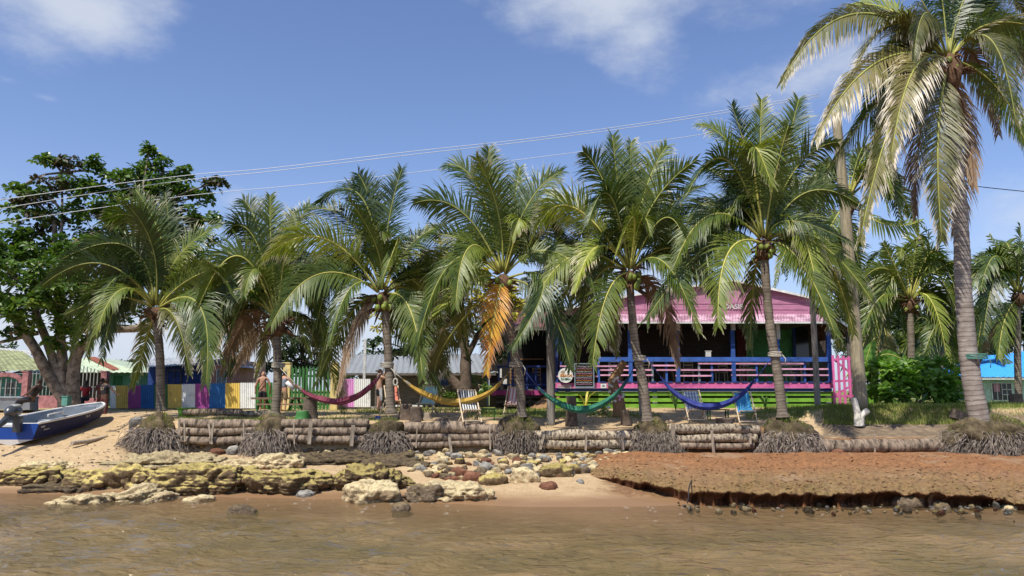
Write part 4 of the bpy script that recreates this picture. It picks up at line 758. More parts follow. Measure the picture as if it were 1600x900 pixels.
# signs fixed to the deck front: things of their own
S1 = empty('round_sign', at(884, 598, 32.9), 'round white painted sign hanging on the deck rail beside the menu board', 'sign')
c_ = at(883.5, 586.5, 32.9); mb = MB(); mb.tube([c_, c_+Vector((0, -.05, 0))], [.315, .315], 40); mb.build('disc', M['white'], S1)
M['orange'] = paint('orange_lettering', (.65, .25, .04)); M['black'] = paint('black_paint', (.015, .015, .017)); M['greentext'] = paint('green_lettering', (.03, .16, .10)); M['brass'] = paint('tan_lettering', (.42, .33, .22))
mb = MB(); mb.tube([c_+Vector((-.12, -.055, .13)), c_+Vector((-.12, -.06, .13))], [.08, .08], 20); mb.blob(c_+Vector((.12, -.06, .15)), (.06, .008, .06), sub=2); mb.build('painted_emblem', M['brass'], S1)
txt('sign_text', 'BEACH', c_+Vector((.02, -.06, -.01)), .16, M['orange'], S1, offset=.004); txt('sign_text', 'TAVERN', c_+Vector((0, -.06, -.16)), .11, M['greentext'], S1, offset=.003)
S2 = empty('menu_board', at(912, 606, 32.8), 'black chalk menu board in a pale blue frame leaning on the deck front', 'sign')
part('board', M['black'], S2, (899, 927, 569, 604, 32.85, .03)); part('frame', M['bluegrey'], S2, (897.5, 899, 568, 606, 32.82, .05), (927, 928.5, 568, 606, 32.82, .05), (899, 927, 604, 606, 32.82, .05), (899, 927, 567.5, 569, 32.82, .05))
rnd = random.Random(4)
for k in range(11):     # rows of small chalk handwriting, illegible in the photograph
    mb = MB(); y = 573+k*2.75; x = 901
    while x < 925:
        wv = rnd.uniform(.5, 1.6); a, b = at(x, y+rnd.uniform(-.5, .5), 32.84), at(x+wv, y+rnd.uniform(-.6, .6), 32.84); mb.beam(a, b, .006, .016, up=Vector((0, -1, 0))); mb.beam(a, a+Vector((.01, 0, .03)), .006, .012); x += wv+rnd.uniform(.2, .8)
    mb.build('chalk_line', [M['white'], M['pinkrail'], M['orange']][k % 3], S2)
S3 = empty('sticker_sign', at(881, 606, 32.97), 'small white banner stuck on the pink fascia under the round sign', 'sign'); part('banner', M['white'], S3, (871, 893, 601, 606, 32.97, .01)); txt('banner_text', 'OPEN DAILY', at(882, 603.5, 32.96), .11, M['pink'], S3, ext=.003)
S4 = empty('sticker_sign', at(943, 606, 32.97), 'small white square sticker with a grey emblem, right of the menu board', 'sign'); part('plate', M['white'], S4, (938.5, 947.5, 599.5, 606.3, 32.97, .01)); mb = MB(); mb.blob(at(943, 602.6, 32.965), (.07, .005, .05), amp=.1); mb.build('emblem', M['bluegrey'], S4)
# furniture on the deck
def woodchair(px, Y, lab, mk='chairwood', rz=0, py=598):
    f = at(px, py, Y); root = empty('wooden_chair', f, lab, 'chair', 'wooden chairs on the restaurant deck'); root.rotation_euler.z = rz
    for sx in (-.2, .2):
        for sy in (-.2, .2):
            mb = MB(); mb.box((sx-.022, sy-.022, 0), (sx+.022, sy+.022, .44 if sy < 0 else .98)); mb.build('leg', M[mk], root, 'local')
    mb = MB(); mb.box((-.24, -.24, .442), (.24, .178, .475)); mb.build('seat', M[mk], root, 'local')
    mb = MB(); [mb.box((-.178, .19, z), (.178, .21, z+.07)) for z in (.6, .75, .9)]; mb.build('backrest', M[mk], root, 'local')
    return root
for px, Y, lab in ((1076, 34.6, 'white-slatted wooden chair on the deck just right of the table with splayed legs'), (1010, 34.8, 'wooden chair on the deck left of the table with splayed legs'), (1158, 35.0, 'first slatted wooden chair right of the middle blue deck post'), (1172, 35.6, 'second slatted wooden chair right of the middle blue deck post'),
                   (1232, 35.0, 'slatted wooden chair on the deck just right of the sixth palm trunk'), (1246, 35.4, 'slatted wooden chair on the deck farthest right, beside the corner'), (1128, 35.3, 'slatted wooden chair on the deck behind the blue hammock'), (962, 34.9, 'wooden chair on the deck behind the carved driftwood stump')):
    woodchair(px, Y, lab, rz=random.Random(px).uniform(-.7, .7)+(3.14 if px % 4 else 0))
def table(px, Y, lab, w=.9, py=598):
    f = at(px, py, Y); root = empty('wooden_table', f, lab, 'table', 'tables on the restaurant deck')
    mb = MB(); mb.box((-w/2, -.4, .72), (w/2, .4, .76)); mb.build('tabletop', M['wood'], root, 'local')
    for s in (-1, 1): mb = MB(); mb.beam((s*.12, 0, .715), (s*.26, 0, 0), .08, .08); mb.build('leg', M['wood'], root, 'local')
table(1045, 34.2, 'round-edged brown table with two splayed legs behind the blue deck rail', .8); table(1190, 34.6, 'brown table on the deck between two groups of slatted chairs'); table(980, 35.5, 'dark brown table at the back of the deck by the first blue post'); table(820, 36.5, 'brown table in the shaded left porch', 1, 608)
woodchair(806, 36.2, 'wooden chair in the shaded left porch left of the table', 'wood', .3, 608); woodchair(842, 36.2, 'wooden chair in the shaded left porch right of the table', 'wood', 2.6, 608)
b_ = empty('white_bucket', at(1107, 558, 33.0), 'white box standing on the blue rail cap behind a hanging dead frond', 'box'); part('box_body', M['white'], b_, (1103, 1111, 549, 557.4, 33.0, .12)); part('lid', M['white'], b_, (1102, 1112, 548, 549, 32.99, .14))
for i, (x, y0, y1) in enumerate(((781, 576, 590), (789, 592, 600), (814, 585, 597))):
    tag(part('hanging_cloth', M['white'], None, (x-3, x+3, y0, y1, 36.8, .02)), ['white towel hanging in the left porch, nearest the corner', 'short white towel low in the left porch', 'white towel hanging in the porch beside the orange-frond palm trunk'][i], 'towel', 'white towels in the porch')
# pink lattice gate
GT = empty('pink_gate', at(1318, 634, 32.6), 'tall hot-pink slatted wooden gate leaning between the restaurant corner and the utility pole', 'gate')
for k in range(5):
    x = 1301+k*8.3; mb = MB(); mb.beam(at(x, 555+k*.6, 32.6), at(x+3.5, 633-k*3.8 if k > 2 else 633, 32.6), .1, .03, up=Vector((0, 1, 0))); mb.build('slat', M['pink'], GT)
for y0, y1 in ((562, 560), (596, 594), (620, 618)): mb = MB(); mb.beam(at(1299, y0, 32.64), at(1339, y1, 32.64), .03, .09); mb.build('crossbar', M['pink'], GT)
for a, b in (((1301, 560), (1340, 592)), ((1304, 618), (1338, 598))): mb = MB(); mb.beam(at(*a, 32.68), at(*b, 32.68), .03, .08); mb.build('brace', M['pink'], GT)

# ------------------------------------------------------------------ other buildings
def window(root, x0, x1, y0, y1, Y, fr='white', gl='glass', mull=1, t=1.3):
    f = part('window', M[fr], root, (x0-t, x0, y0-t, y1+t, Y-.05, .06), (x1, x1+t, y0-t, y1+t, Y-.05, .06), (x0, x1, y0-t, y0, Y-.05, .06), (x0, x1, y1, y1+t, Y-.05, .06), *[(x0+(x1-x0)*(i+1)/(mull+1)-.4, x0+(x1-x0)*(i+1)/(mull+1)+.4, y0, y1, Y-.045, .05) for i in range(mull)])
    part('pane', M[gl], f, (x0, x1, y0, y1, Y-.02, .015)); return f
B1 = empty('blue_roof_house', at(1570, 632, 45), 'small mint-green house with a bright blue roof at the right edge', 'house')
part('wall', M['mint'], B1, (1535, 1680, 592, 634, 45, 5)); window(B1, 1551, 1581, 599, 625, 45, mull=3)
part('curtain', M['curtain'], B1, (1553, 1562, 600, 612, 44.97, .01)); part('window_bar', M['white'], B1, (1566, 1581, 608, 609, 44.93, .02), (1566, 1581, 616, 617, 44.93, .02))
mb = MB(); A = [at(1500, 589, 44.2), at(1700, 589, 44.2), at(1660, 538, 48), at(1575, 553, 48)]; corrugated(mb, A[0], A[1], A[3], A[2], .3, .02); mb.poly([A[0], A[3], A[3]+Vector((0, 3, 0)), A[0]+Vector((0, 7, 0))]); mb.build('roof', M['roof_blue'], B1); part('eave_board', M['white'], B1, (1502, 1700, 589.2, 593, 44.25, .05))
B2 = empty('blue_salmon_house', at(318, 640, 38), 'blue and salmon house with a grey metal roof behind the rainbow fence', 'house')
part('wall', M['bluewall'], B2, (230, 317, 570, 642, 38, 4)); part('wall', M['salmon'], B2, (317.2, 373, 563, 642, 37.6, 4))
window(B2, 262, 282, 579, 600, 38, 'oldwood', 'bluewall', 1); window(B2, 339, 353, 578, 602, 37.6, 'white', 'bluegrey', 1)
mb = MB(); corrugated(mb, at(225, 574, 37.2), at(322, 569, 37.2), at(240, 560, 40.5), at(385, 555, 40.5), .15, .02); corrugated(mb, at(322, 569, 37.2), at(402, 576, 37.0), at(372, 555, 37.4), at(402, 576, 41), .15, .02); mb.build('roof', M['roof_grey'], B2)
mb = MB(); mb.poly([at(317, 564, 37.58), at(373, 564, 37.58), at(371, 557, 37.7)]); mb.build('gable', M['salmon'], B2)
mb = MB(); mb.beam(at(322, 569.5, 37.1), at(372, 556, 37.3), .05, .08); mb.beam(at(372, 556, 37.3), at(402, 577, 37.0), .05, .08); mb.build('roof_trim', M['bluegrey'], B2)
B3 = empty('green_roof_house', at(190, 640, 42), 'teal house with a faded green hip roof and rusty ridge behind the pink fence', 'house')
part('wall', M['teal'], B3, (60, 218, 580, 642, 42, 5)); window(B3, 178, 189, 589, 601, 42, 'shutter', 'shutter', 0)
part('porch_shade_panel', M['inside'], B3, (70, 160, 582, 632, 41.9, .05))  # flat dark sheet painted as porch shade over the teal wall
A, B, C3, D = at(20, 582, 41), at(228, 582, 41), at(143, 559, 45), at(90, 563, 45)
mb = MB(); corrugated(mb, A, B, D, C3, .3, .02); mb.poly([B, C3, C3+Vector((0, 3, 0)), B+Vector((0, 8, 0))]); mb.build('roof', M['roof_green'], B3); mb = MB(); mb.beam(at(143, 558.4, 44.9), at(182, 578.5, 41.6), .45, .08); mb.build('ridge_cap', M['ridge'], B3)
part('eave_board', M['oldwood'], B3, (20, 228, 581.5, 583.5, 41.1, .05))
B4 = empty('yellow_roof_house', at(20, 640, 40), 'house with a yellow-green roof at the far left edge behind pink arches', 'house')
part('wall', M['teal'], B4, (-120, 62, 584, 642, 40, 5)); mb = MB(); corrugated(mb, at(-140, 582, 39), at(78, 578, 39), at(-120, 538, 44), at(35, 549, 44), .3, .02); mb.build('roof', M['roof_lime'], B4)
mb = MB(); mb.beam(at(-130, 533, 44), at(50, 552, 44.2), .2, .25); mb.build('ridge_board', M['white'], B4); window(B4, 8, 22, 598, 616, 40, 'metalbar', 'glass', 2)
B5 = empty('weathered_wooden_house', at(640, 636, 38), 'weathered dark board house with a pale grey metal roof behind the deck chairs', 'house')
part('wall', M['oldwood'], B5, (560, 760, 579, 640, 38, 4)); part('door', M['oldwood'], B5, (634, 652, 590, 634, 37.96, .03)); part('post', M['oldwood'], B5, (586, 589, 578, 636, 37.2, .1)); part('post', M['oldwood'], B5, (665, 668, 578, 636, 37.2, .1)); part('step', M['white'], B5, (612, 660, 633, 635.5, 37.3, .4)); part('window_shutter', M['inside'], B5, (596, 615, 592, 612, 37.96, .03))
mb = MB(); corrugated(mb, at(526, 584, 37), at(780, 582, 37), at(545, 554, 41), at(760, 553, 41), .3, .02); mb.build('roof', M['roof_shed'], B5); part('eave_board', M['oldwood'], B5, (530, 775, 583, 586.5, 37.0, .06))
part('wall', M['bluewall'], B5, (668.5, 700, 585, 602, 37.97, .02))
W5 = part('porch_post', M['white'], None, (567.5, 571.5, 530, 594, 36, .12)); tag(W5, 'thin white post rising above the white corrugated panel', 'post')

# fences ---------------------------------------------------------------
panels = [(172, 181, 'c_white'), (181, 200, 'c_yellow'), (200, 220, 'c_purple'), (220, 241, 'c_blue'), (241, 262, 'c_green'), (262, 284, 'c_yellow'), (284, 305, 'c_white'), (305, 327, 'c_purple'), (327, 352, 'c_blue'), (352, 375, 'c_yellow'), (375, 399, 'c_white'), (399, 426, 'c_green'), (426, 441, 'c_white')]
FR = empty('rainbow_fence', at(300, 640, 35), 'long corrugated fence of yellow, purple, blue, green and white sheets on a low concrete wall', 'fence')
for a, b, mk in panels:
    mb = MB(); yt = 602.5-(a-172)*.022; corrugated(mb, at(a, 638, 35), at(b, 638, 35), at(a, yt, 35), at(b, yt, 35), .085, .018); mb.build('sheet', M[mk], FR)
part('base_wall', M['conc'], FR, (165, 441, 637, 652, 35.05, .2))
F2 = empty('lilac_fence', at(552, 640, 35), 'short corrugated fence of one lilac and one white sheet beside the yellow gate pillar', 'fence')
for a, b, mk in ((526, 553, 'c_lilac'), (553.2, 579, 'c_white')):
    mb = MB(); corrugated(mb, at(a, 636, 35), at(b, 636, 35), at(a, 592, 35), at(b, 592, 35), .085, .018); mb.build('sheet', M[mk], F2)
part('base_wall', M['conc'], F2, (520, 600, 635, 645, 35.05, .2))
PG = empty('picket_gate', at(484, 642, 34.5), 'green picket gate between the two yellow pillars', 'gate')
for k in range(11):
    x = 454.5+k*5.6; mb = MB(); pb(mb, x, x+3.6, 576, 641, 34.5, .03); a, b = at(x, 576, 34.5), at(x+3.6, 576, 34.5); mid = (a+b)/2+Vector((0, 0, .12)); d = Vector((0, .03, 0)); mb.poly([a, b, mid]); mb.poly([a+d, mid+d, b+d]); mb.poly([a, mid, mid+d, a+d]); mb.poly([mid, b, b+d, mid+d]); mb.build('picket', M['picket'], PG)
for y in (586, 612, 630): part('crossbar', M['picket'], PG, (453, 516, y, y+3, 34.54, .05))
for x0, x1, lab in ((441.5, 452.5, 'yellow concrete gate pillar left of the picket gate, beside the man in a grey top'), (516, 527, 'yellow concrete gate pillar right of the picket gate')):
    e = empty('gate_pillar', at(x0, 645, 34.5), lab, 'pillar', 'yellow gate pillars'); part('shaft', M['yellow'], e, (x0, x1, 568, 646, 34.45, .3)); part('cap', M['yellow'], e, (x0-.8, x1+.8, 566, 568, 34.42, .36))
PF = empty('pink_arched_fence', at(80, 640, 37), 'faded pink concrete fence with an arch, pillars and pale metal bars at the left', 'fence')
for x in (33, 95, 156): part('pillar', M['pinkcon'], PF, (x, x+9, 581, 640, 37, .3)); part('pillar_cap', M['pinkcon'], PF, (x-1, x+10, 579.5, 581, 36.98, .34))
part('low_wall', M['pinkcon'], PF, (42.2, 94.8, 618, 642, 37.08, .12), (104.2, 155.8, 622, 642, 37.08, .12), (-120, 32.8, 622, 642, 37.08, .12))
mb = MB(); n = 16; prevp = None
for i in range(n+1):
    t = math.pi*i/n; px_, py_ = 10-24*math.cos(t), 598-13*math.sin(t); P = at(px_, py_, 37.1)
    if prevp: mb.beam(prevp, P, .14, .2)
    prevp = P
mb.beam(at(-14, 598, 37.1), at(-14, 640, 37.1), .2, .2); mb.build('arch', M['pinkcon'], PF)
for i in range(9): x = 44+i*5.6; part('bar', M['metalbar'], PF, (x, x+1.2, 584-3*math.sin(i), 618, 37.1, .03))
for i in range(9): x = 106+i*5.6; part('bar', M['metalbar'], PF, (x, x+1.4, 570+abs(i-3)*1.6, 622, 37.1, .03))
part('cross_rail', M['metalbar'], PF, (42.2, 94.8, 603, 604.2, 37.14, .03), (104.2, 155.8, 604, 605.2, 37.14, .03), (-12, 30, 606, 607, 37.14, .03))
for i in range(5): x = -8+i*8; part('bar', M['metalbar'], PF, (x, x+1.2, 590, 622, 37.1, .03))

# poles and wires --------------------------------------------------------
def pole(name, pts, r0, r1, Y, lab, mk, grp=None):
    P = [at(x, y, Y) for x, y in pts]; mb = MB(); n = 30; Q = []
    for i in range(n+1):
        f_ = i/n*(len(P)-1); j = min(int(f_), len(P)-2); Q.append(P[j].lerp(P[j+1], f_-j))
    mb.tube(Q, [r0+(r1-r0)*i/n for i in range(n+1)], 14); o = mb.build(name, M[mk], None, origin=P[0]); return tag(o, lab, 'pole', grp)
g = gp(1345, 640); up = pole('utility_pole', [(1346, 640), (1333, 480), (1318, 300), (1306, 176)], .235, .165, 28.0, 'thick wooden utility pole beside the pink gate', 'polewood')
pole('wooden_pole', [(1278, 640), (1271, 500), (1262, 360)], .12, .10, 30.5, 'thin grey pole before the restaurant corner, left of the pink gate', 'postgrey')
pole('wooden_post', [(861, 668), (860, 560), (859, 480)], .14, .12, 26.3, 'grey wooden post standing in the sand right of the orange-frond palm', 'postgrey')
pole('wooden_post', [(1004, 650), (1000, 590), (997, 560)], .11, .10, 27.5, 'short grey post directly behind the palm that holds the blue hammock', 'postgrey')
M['wire'] = mat('pale_cable', (.60, .61, .62), rough=.4, var=.1, bump=0); M['wire_dark'] = mat('black_cable', (.03, .03, .03), rough=.5, bump=0, var=.1)
def wire(pts, Y0, Y1, r, mk, lab):
    n = len(pts); P = [at(x, y, Y0+(Y1-Y0)*i/(n-1)) for i, (x, y) in enumerate(pts)]; out = []
    for i in range(n-1):
        p0 = P[max(i-1, 0)]; p1 = P[i]; p2 = P[i+1]; p3 = P[min(i+2, n-1)]
        for k in range(8): t = k/8; out.append(.5*((2*p1)+(p2-p0)*t+(2*p0-5*p1+4*p2-p3)*t*t+(3*p1-p0-3*p2+p3)*t**3))
    out.append(P[-1]); mb = MB(); mb.tube(out, r, 6); tag(mb.build('power_line', M[mk], None, origin=P[0]), lab, 'cable', 'overhead power lines')
wire([(1309, 182), (1280, 147), (1060, 184), (840, 215), (640, 237), (420, 263), (310, 272), (160, 290), (0, 312), (-200, 340)][1:], 28, 27, .0115, 'wire', 'highest pale overhead cable crossing the sky')
wire([(1280, 151), (1060, 188), (840, 219), (640, 242), (420, 268), (310, 279), (160, 300), (0, 326), (-200, 358)], 28.1, 27.1, .0115, 'wire', 'pale overhead cable just under the highest one')
wire([(1280, 180), (1090, 211), (900, 238), (700, 263), (500, 286), (300, 305), (120, 330), (0, 348), (-200, 375)], 28, 27, .0105, 'wire', 'lowest pale overhead cable, passing behind the palm tops')
wire([(1308, 262), (1400, 274), (1500, 288), (1600, 299), (1750, 312)], 28, 29, .016, 'wire_dark', 'dark twisted cable right of the utility pole')
# ------------------------------------------------------------------ shore: eroded bank, boulders, stones
def rockmat(name, top, side, k=.45, wetz=True):
    m, Nn, Ll, p = newmat(name); geo = Nn.new('ShaderNodeNewGeometry'); sp = Nn.new('ShaderNodeSeparateXYZ'); Ll.new(geo.outputs['Normal'], sp.inputs[0])
    def nz_(s, d=8):
        n = Nn.new('ShaderNodeTexNoise'); n.inputs['Scale'].default_value = s; n.inputs['Detail'].default_value = d; n.inputs['Roughness'].default_value = .65; Ll.new(geo.outputs['Position'], n.inputs['Vector']); return n.outputs[0]
    a = nz_(2.2); b = nz_(11)
    def mth(op, x, y, c=False):
        n = Nn.new('ShaderNodeMath'); n.operation = op; n.use_clamp = c
        for i, v in enumerate((x, y)):
            if hasattr(v, 'links'): Ll.new(v, n.inputs[i])
            else: n.inputs[i].default_value = v
        return n.outputs[0]
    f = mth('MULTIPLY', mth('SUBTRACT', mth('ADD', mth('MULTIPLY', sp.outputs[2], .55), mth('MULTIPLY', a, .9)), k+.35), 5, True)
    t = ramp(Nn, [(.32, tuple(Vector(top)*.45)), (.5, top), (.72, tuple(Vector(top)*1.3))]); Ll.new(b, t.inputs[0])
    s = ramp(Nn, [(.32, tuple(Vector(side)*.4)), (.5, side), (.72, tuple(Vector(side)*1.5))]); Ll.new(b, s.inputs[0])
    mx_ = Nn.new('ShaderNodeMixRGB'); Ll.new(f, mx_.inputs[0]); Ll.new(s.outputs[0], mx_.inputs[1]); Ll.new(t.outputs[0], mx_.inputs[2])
    oi = Nn.new('ShaderNodeObjectInfo'); hs = Nn.new('ShaderNodeHueSaturation'); mr_ = Nn.new('ShaderNodeMapRange'); mr_.inputs[3].default_value = .75; mr_.inputs[4].default_value = 1.25; Ll.new(oi.outputs['Random'], mr_.inputs[0]); Ll.new(mr_.outputs[0], hs.inputs['Value']); Ll.new(mx_.outputs[0], hs.inputs['Color'])
    Ll.new(hs.outputs[0], p.inputs['Base Color']); p.inputs['Roughness'].default_value = .9; p.inputs['Specular IOR Level'].default_value = .2
    bp = Nn.new('ShaderNodeBump'); bp.inputs['Strength'].default_value = .9; bp.inputs['Distance'].default_value = .05; c = nz_(22); Ll.new(mth('ADD', mth('MULTIPLY', b, 1.2), c), bp.inputs['Height']); Ll.new(bp.outputs[0], p.inputs['Normal'])
    return m
M['lichen'] = rockmat('yellow_lichen_rock', (.52, .41, .14), (.17, .115, .06), .33); M['brownrock'] = rockmat('brown_rock', (.24, .18, .09), (.15, .11, .07), .5)  # brown side of the lichen rock darkened further as painted undercut shade
M['palerock'] = rockmat('pale_limestone', (.62, .50, .28), (.40, .30, .17), .3); M['greyrock'] = rockmat('grey_stone', (.36, .34, .29), (.18, .165, .14), .4); M['redrock'] = rockmat('red_brown_rock', (.26, .12, .07), (.16, .07, .04), .4)
M['bank'] = rockmat('red_algae_bank', (.35, .205, .10), (.13, .068, .032), .2)
def bank_colours(m):      # olive-yellow algae grows in a band along the lip, red-brown weed above it
    Nn, Ll = m.node_tree.nodes, m.node_tree.links; hs = [n for n in Nn if n.type == 'HUE_SAT'][0]; src = hs.inputs['Color'].links[0].from_socket
    uv = Nn.new('ShaderNodeUVMap'); sp = Nn.new('ShaderNodeSeparateXYZ'); Ll.new(uv.outputs[0], sp.inputs[0]); geo = Nn.new('ShaderNodeNewGeometry')
    a = Nn.new('ShaderNodeTexNoise'); a.inputs['Scale'].default_value = .8; a.inputs['Detail'].default_value = 9; a.inputs['Roughness'].default_value = .75; Ll.new(geo.outputs['Position'], a.inputs['Vector'])
    b = Nn.new('ShaderNodeMath'); b.operation = 'MULTIPLY_ADD'; Ll.new(a.outputs[0], b.inputs[0]); b.inputs[1].default_value = 1.6; Ll.new(sp.outputs[1], b.inputs[2])
    r = ramp(Nn, [(.0, (0, 0, 0)), (.70, (0, 0, 0)), (.92, (.6,)*3), (1, (.8,)*3)]); c = Nn.new('ShaderNodeMath'); c.operation = 'MULTIPLY'; Ll.new(b.outputs[0], c.inputs[0]); c.inputs[1].default_value = .5; Ll.new(c.outputs[0], r.inputs[0])
    n2 = Nn.new('ShaderNodeTexNoise'); n2.inputs['Scale'].default_value = 12; n2.inputs['Detail'].default_value = 6; Ll.new(geo.outputs['Position'], n2.inputs['Vector'])
    y = ramp(Nn, [(.35, (.08, .045, .018)), (.5, (.24, .165, .055)), (.65, (.38, .28, .11))]); Ll.new(n2.outputs[0], y.inputs[0])
    mx_ = Nn.new('ShaderNodeMixRGB'); Ll.new(r.outputs[0], mx_.inputs[0]); Ll.new(src, mx_.inputs[1]); Ll.new(y.outputs[0], mx_.inputs[2])
    tr_ = ramp(Nn, [(.0, (1, .78, .68)), (.45, (1, .84, .76)), (.75, (1, 1, 1)), (1, (1, 1, 1))]); Ll.new(sp.outputs[1], tr_.inputs[0]); mt = Nn.new('ShaderNodeMixRGB'); mt.blend_type = 'MULTIPLY'; mt.inputs[0].default_value = 1; Ll.new(src, mt.inputs[1]); Ll.new(tr_.outputs[0], mt.inputs[2]); Ll.new(mt.outputs[0], mx_.inputs[1])
    n3 = Nn.new('ShaderNodeTexNoise'); n3.inputs['Scale'].default_value = .55; n3.inputs['Detail'].default_value = 10; n3.inputs['Roughness'].default_value = .7; Ll.new(geo.outputs['Position'], n3.inputs['Vector'])
    r3 = ramp(Nn, [(.0, (0, 0, 0)), (.56, (0, 0, 0)), (.64, (.75,)*3), (1, (.8,)*3)]); Ll.new(n3.outputs[0], r3.inputs[0]); m3 = Nn.new('ShaderNodeMixRGB'); Ll.new(r3.outputs[0], m3.inputs[0]); Ll.new(mx_.outputs[0], m3.inputs[1]); m3.inputs[2].default_value = (.40, .27, .16, 1); Ll.new(m3.outputs[0], hs.inputs['Color'])
bank_colours(M['bank'])
def rock(px0, px1, pt, pbm, mk, lab, depth=None, seed=0, crag=1.0, group='rocks along the waterline', sub=5, name='boulder'):
    g = gpw((px0+px1)/2, pbm); Y = g.y; s = Y/1200; W = (px1-px0)*s/2; D = depth/2 if depth else min(max(W*.6, .25), 1.3)
    top = at((px0+px1)/2, pt, Y+D*.7).z; zb = g.z-.15; hz_ = max(top-zb, .12)/1.0; c = Vector((g.x, Y+D, zb+hz_*.42))
    bm = bmesh.new(); bmesh.ops.create_icosphere(bm, subdivisions=sub, radius=1); mb = MB()
    for v in bm.verts:
        q = v.co.normalized(); e = 2.6; k = 1/(abs(q.x)**e+abs(q.y)**e+abs(q.z)**e)**(1/e); r = q*k
        w_ = Vector((r.x*W, r.y*D, r.z*hz_*.58)); o_ = Vector((seed*5.1, seed*2.3, 0))
        n1 = noise.noise(w_*1.1+o_); n2 = noise.fractal(w_*3.2+o_, 1.0, 2.0, 4); n3 = abs(noise.noise(w_*2.2+o_*2))
        n4 = abs(noise.noise(w_*5.5+o_)); w_ += Vector((q.x*.40*W, q.y*.25*D, q.z*.16))*n1*crag+Vector((q.x*1.5, q.y*1.5, q.z*.9))*(.12*n2-.24*max(0, .25-n3)*1.5-.09*max(0, .22-n4))*crag*min(1, W*1.6)
        st_ = 1-.07*crag*max(0, noise.noise(Vector((w_.x*.3, seed, w_.z*14))))*2; w_.x *= 1+(st_-1)*.5; w_.y *= st_
        if q.z < 0: w_.x *= 1+q.z*.12; w_.y *= 1+q.z*.25       # undercut
        mb.v.append(tuple(c+w_))
    for f in bm.faces: mb.f.append(tuple(v.index for v in f.verts)); mb.m.append(0); mb.sm.append(True); mb.uv += [(0, 0)]*3
    bm.free(); o = mb.build(name, M[mk], None, origin=c); return tag(o, lab, 'rock', group)
RK = [(-30, 92, 731, 760, 'lichen', 'flat yellow lichen-covered rock at the left edge of the shore'), (20, 150, 752, 772, 'brownrock', 'low craggy brown rock under the flat yellow rock at the left'), (80, 160, 738, 768, 'lichen', 'pitted yellow-brown rock between the left yellow rock and the long yellow rock'),
 (148, 232, 732, 768, 'lichen', 'undercut yellow rock with a rounded left end, above the pale slabs'), (215, 385, 728, 776, 'lichen', 'longest yellow lichen rock left of centre'), (370, 500, 734, 775, 'lichen', 'bulky yellow rock with a dark undercut, left of the white limestone'), (500, 640, 727, 772, 'lichen', 'big yellow-brown rock beside the cobbles'),
 (542, 620, 756, 787, 'palerock', 'white cracked limestone block at the waterline'), (620, 700, 758, 786, 'brownrock', 'brownish low rock right of the white limestone block'), (660, 778, 757, 785, 'palerock', 'long pale low rock tapering into the sand'), (62, 150, 778, 791, 'palerock', 'thin pale slab at the waterline, farthest left'), (140, 250, 766, 785, 'palerock', 'thin pale slab below the undercut yellow rock'),
 (275, 330, 772, 784, 'palerock', 'small pale block under the longest yellow rock'), (350, 398, 793, 805, 'brownrock', 'brown rock awash in the water'), (610, 640, 790, 801, 'brownrock', 'small dark rock awash before the long pale rock'),
 (120, 330, 713, 736, 'palerock', 'flat sandy slab behind the longest yellow rock'), (10, 120, 722, 735, 'palerock', 'flat sandy slab behind the left yellow rock'), (340, 470, 715, 735, 'palerock', 'flat sandy slab below the second root mass'), (420, 645, 709, 728, 'brownrock', 'long brown slab below the third root mass'), (560, 660, 716, 732, 'brownrock', 'short flat slab between the brown slab and the cobbles'),
 (1404, 1452, 773, 796, 'brownrock', 'pointed grey-brown rock in the water before the red bank'), (1448, 1474, 779, 792, 'greyrock', 'smooth dark rock right of the pointed rock'), (1466, 1494, 785, 798, 'brownrock', 'small brown rock right of the smooth dark rock'), (1575, 1602, 788, 798, 'palerock', 'small pale rock under the red bank at the right edge'),
 (843, 872, 753, 767, 'redrock', 'dark red square rock on the wet sand'), (901, 916, 748, 757, 'greyrock', 'small black stone at the tip of the red bank'), (722, 752, 740, 753, 'redrock', 'reddish rock at the lower edge of the cobbles'), (745, 790, 742, 760, 'lichen', 'yellow stone at the lower edge of the cobbles'), (688, 720, 743, 752, 'redrock', 'flat red stone on the sand left of the yellow stone'),
 (840, 900, 724, 747, 'lichen', 'large yellow stone right of the cobbles'), (795, 845, 733, 756, 'palerock', 'pale rounded rock among the lower cobbles'), (970, 1000, 722, 736, 'greyrock', 'flat light-grey stone beside the fifth root mass'), (1288, 1322, 708, 724, 'palerock', 'rounded pale stone right of the sixth root mass'), (1306, 1326, 704, 716, 'redrock', 'brown stone touching the rounded pale stone'), (350, 370, 697, 712, 'greyrock', 'square grey block below the log wall, left of the second root mass'), (318, 348, 700, 712, 'redrock', 'brown stone left of the square grey block'), (196, 224, 652, 672, 'greyrock', 'weathered driftwood-like chunk on the sand left of the first root mass'), (457, 490, 762, 778, 'greyrock', 'dark wet stone in front of the bulky yellow rock'), (235, 262, 765, 777, 'greyrock', 'dark wet stone between two pale slabs')]
for i, (a, b, t, bo, mk, lab) in enumerate(RK): rock(a, b, t, bo, mk, lab, seed=i+3, sub=6 if b-a > 100 else 5 if b-a > 60 else 4, crag=1.0 if b-a > 60 else .7)
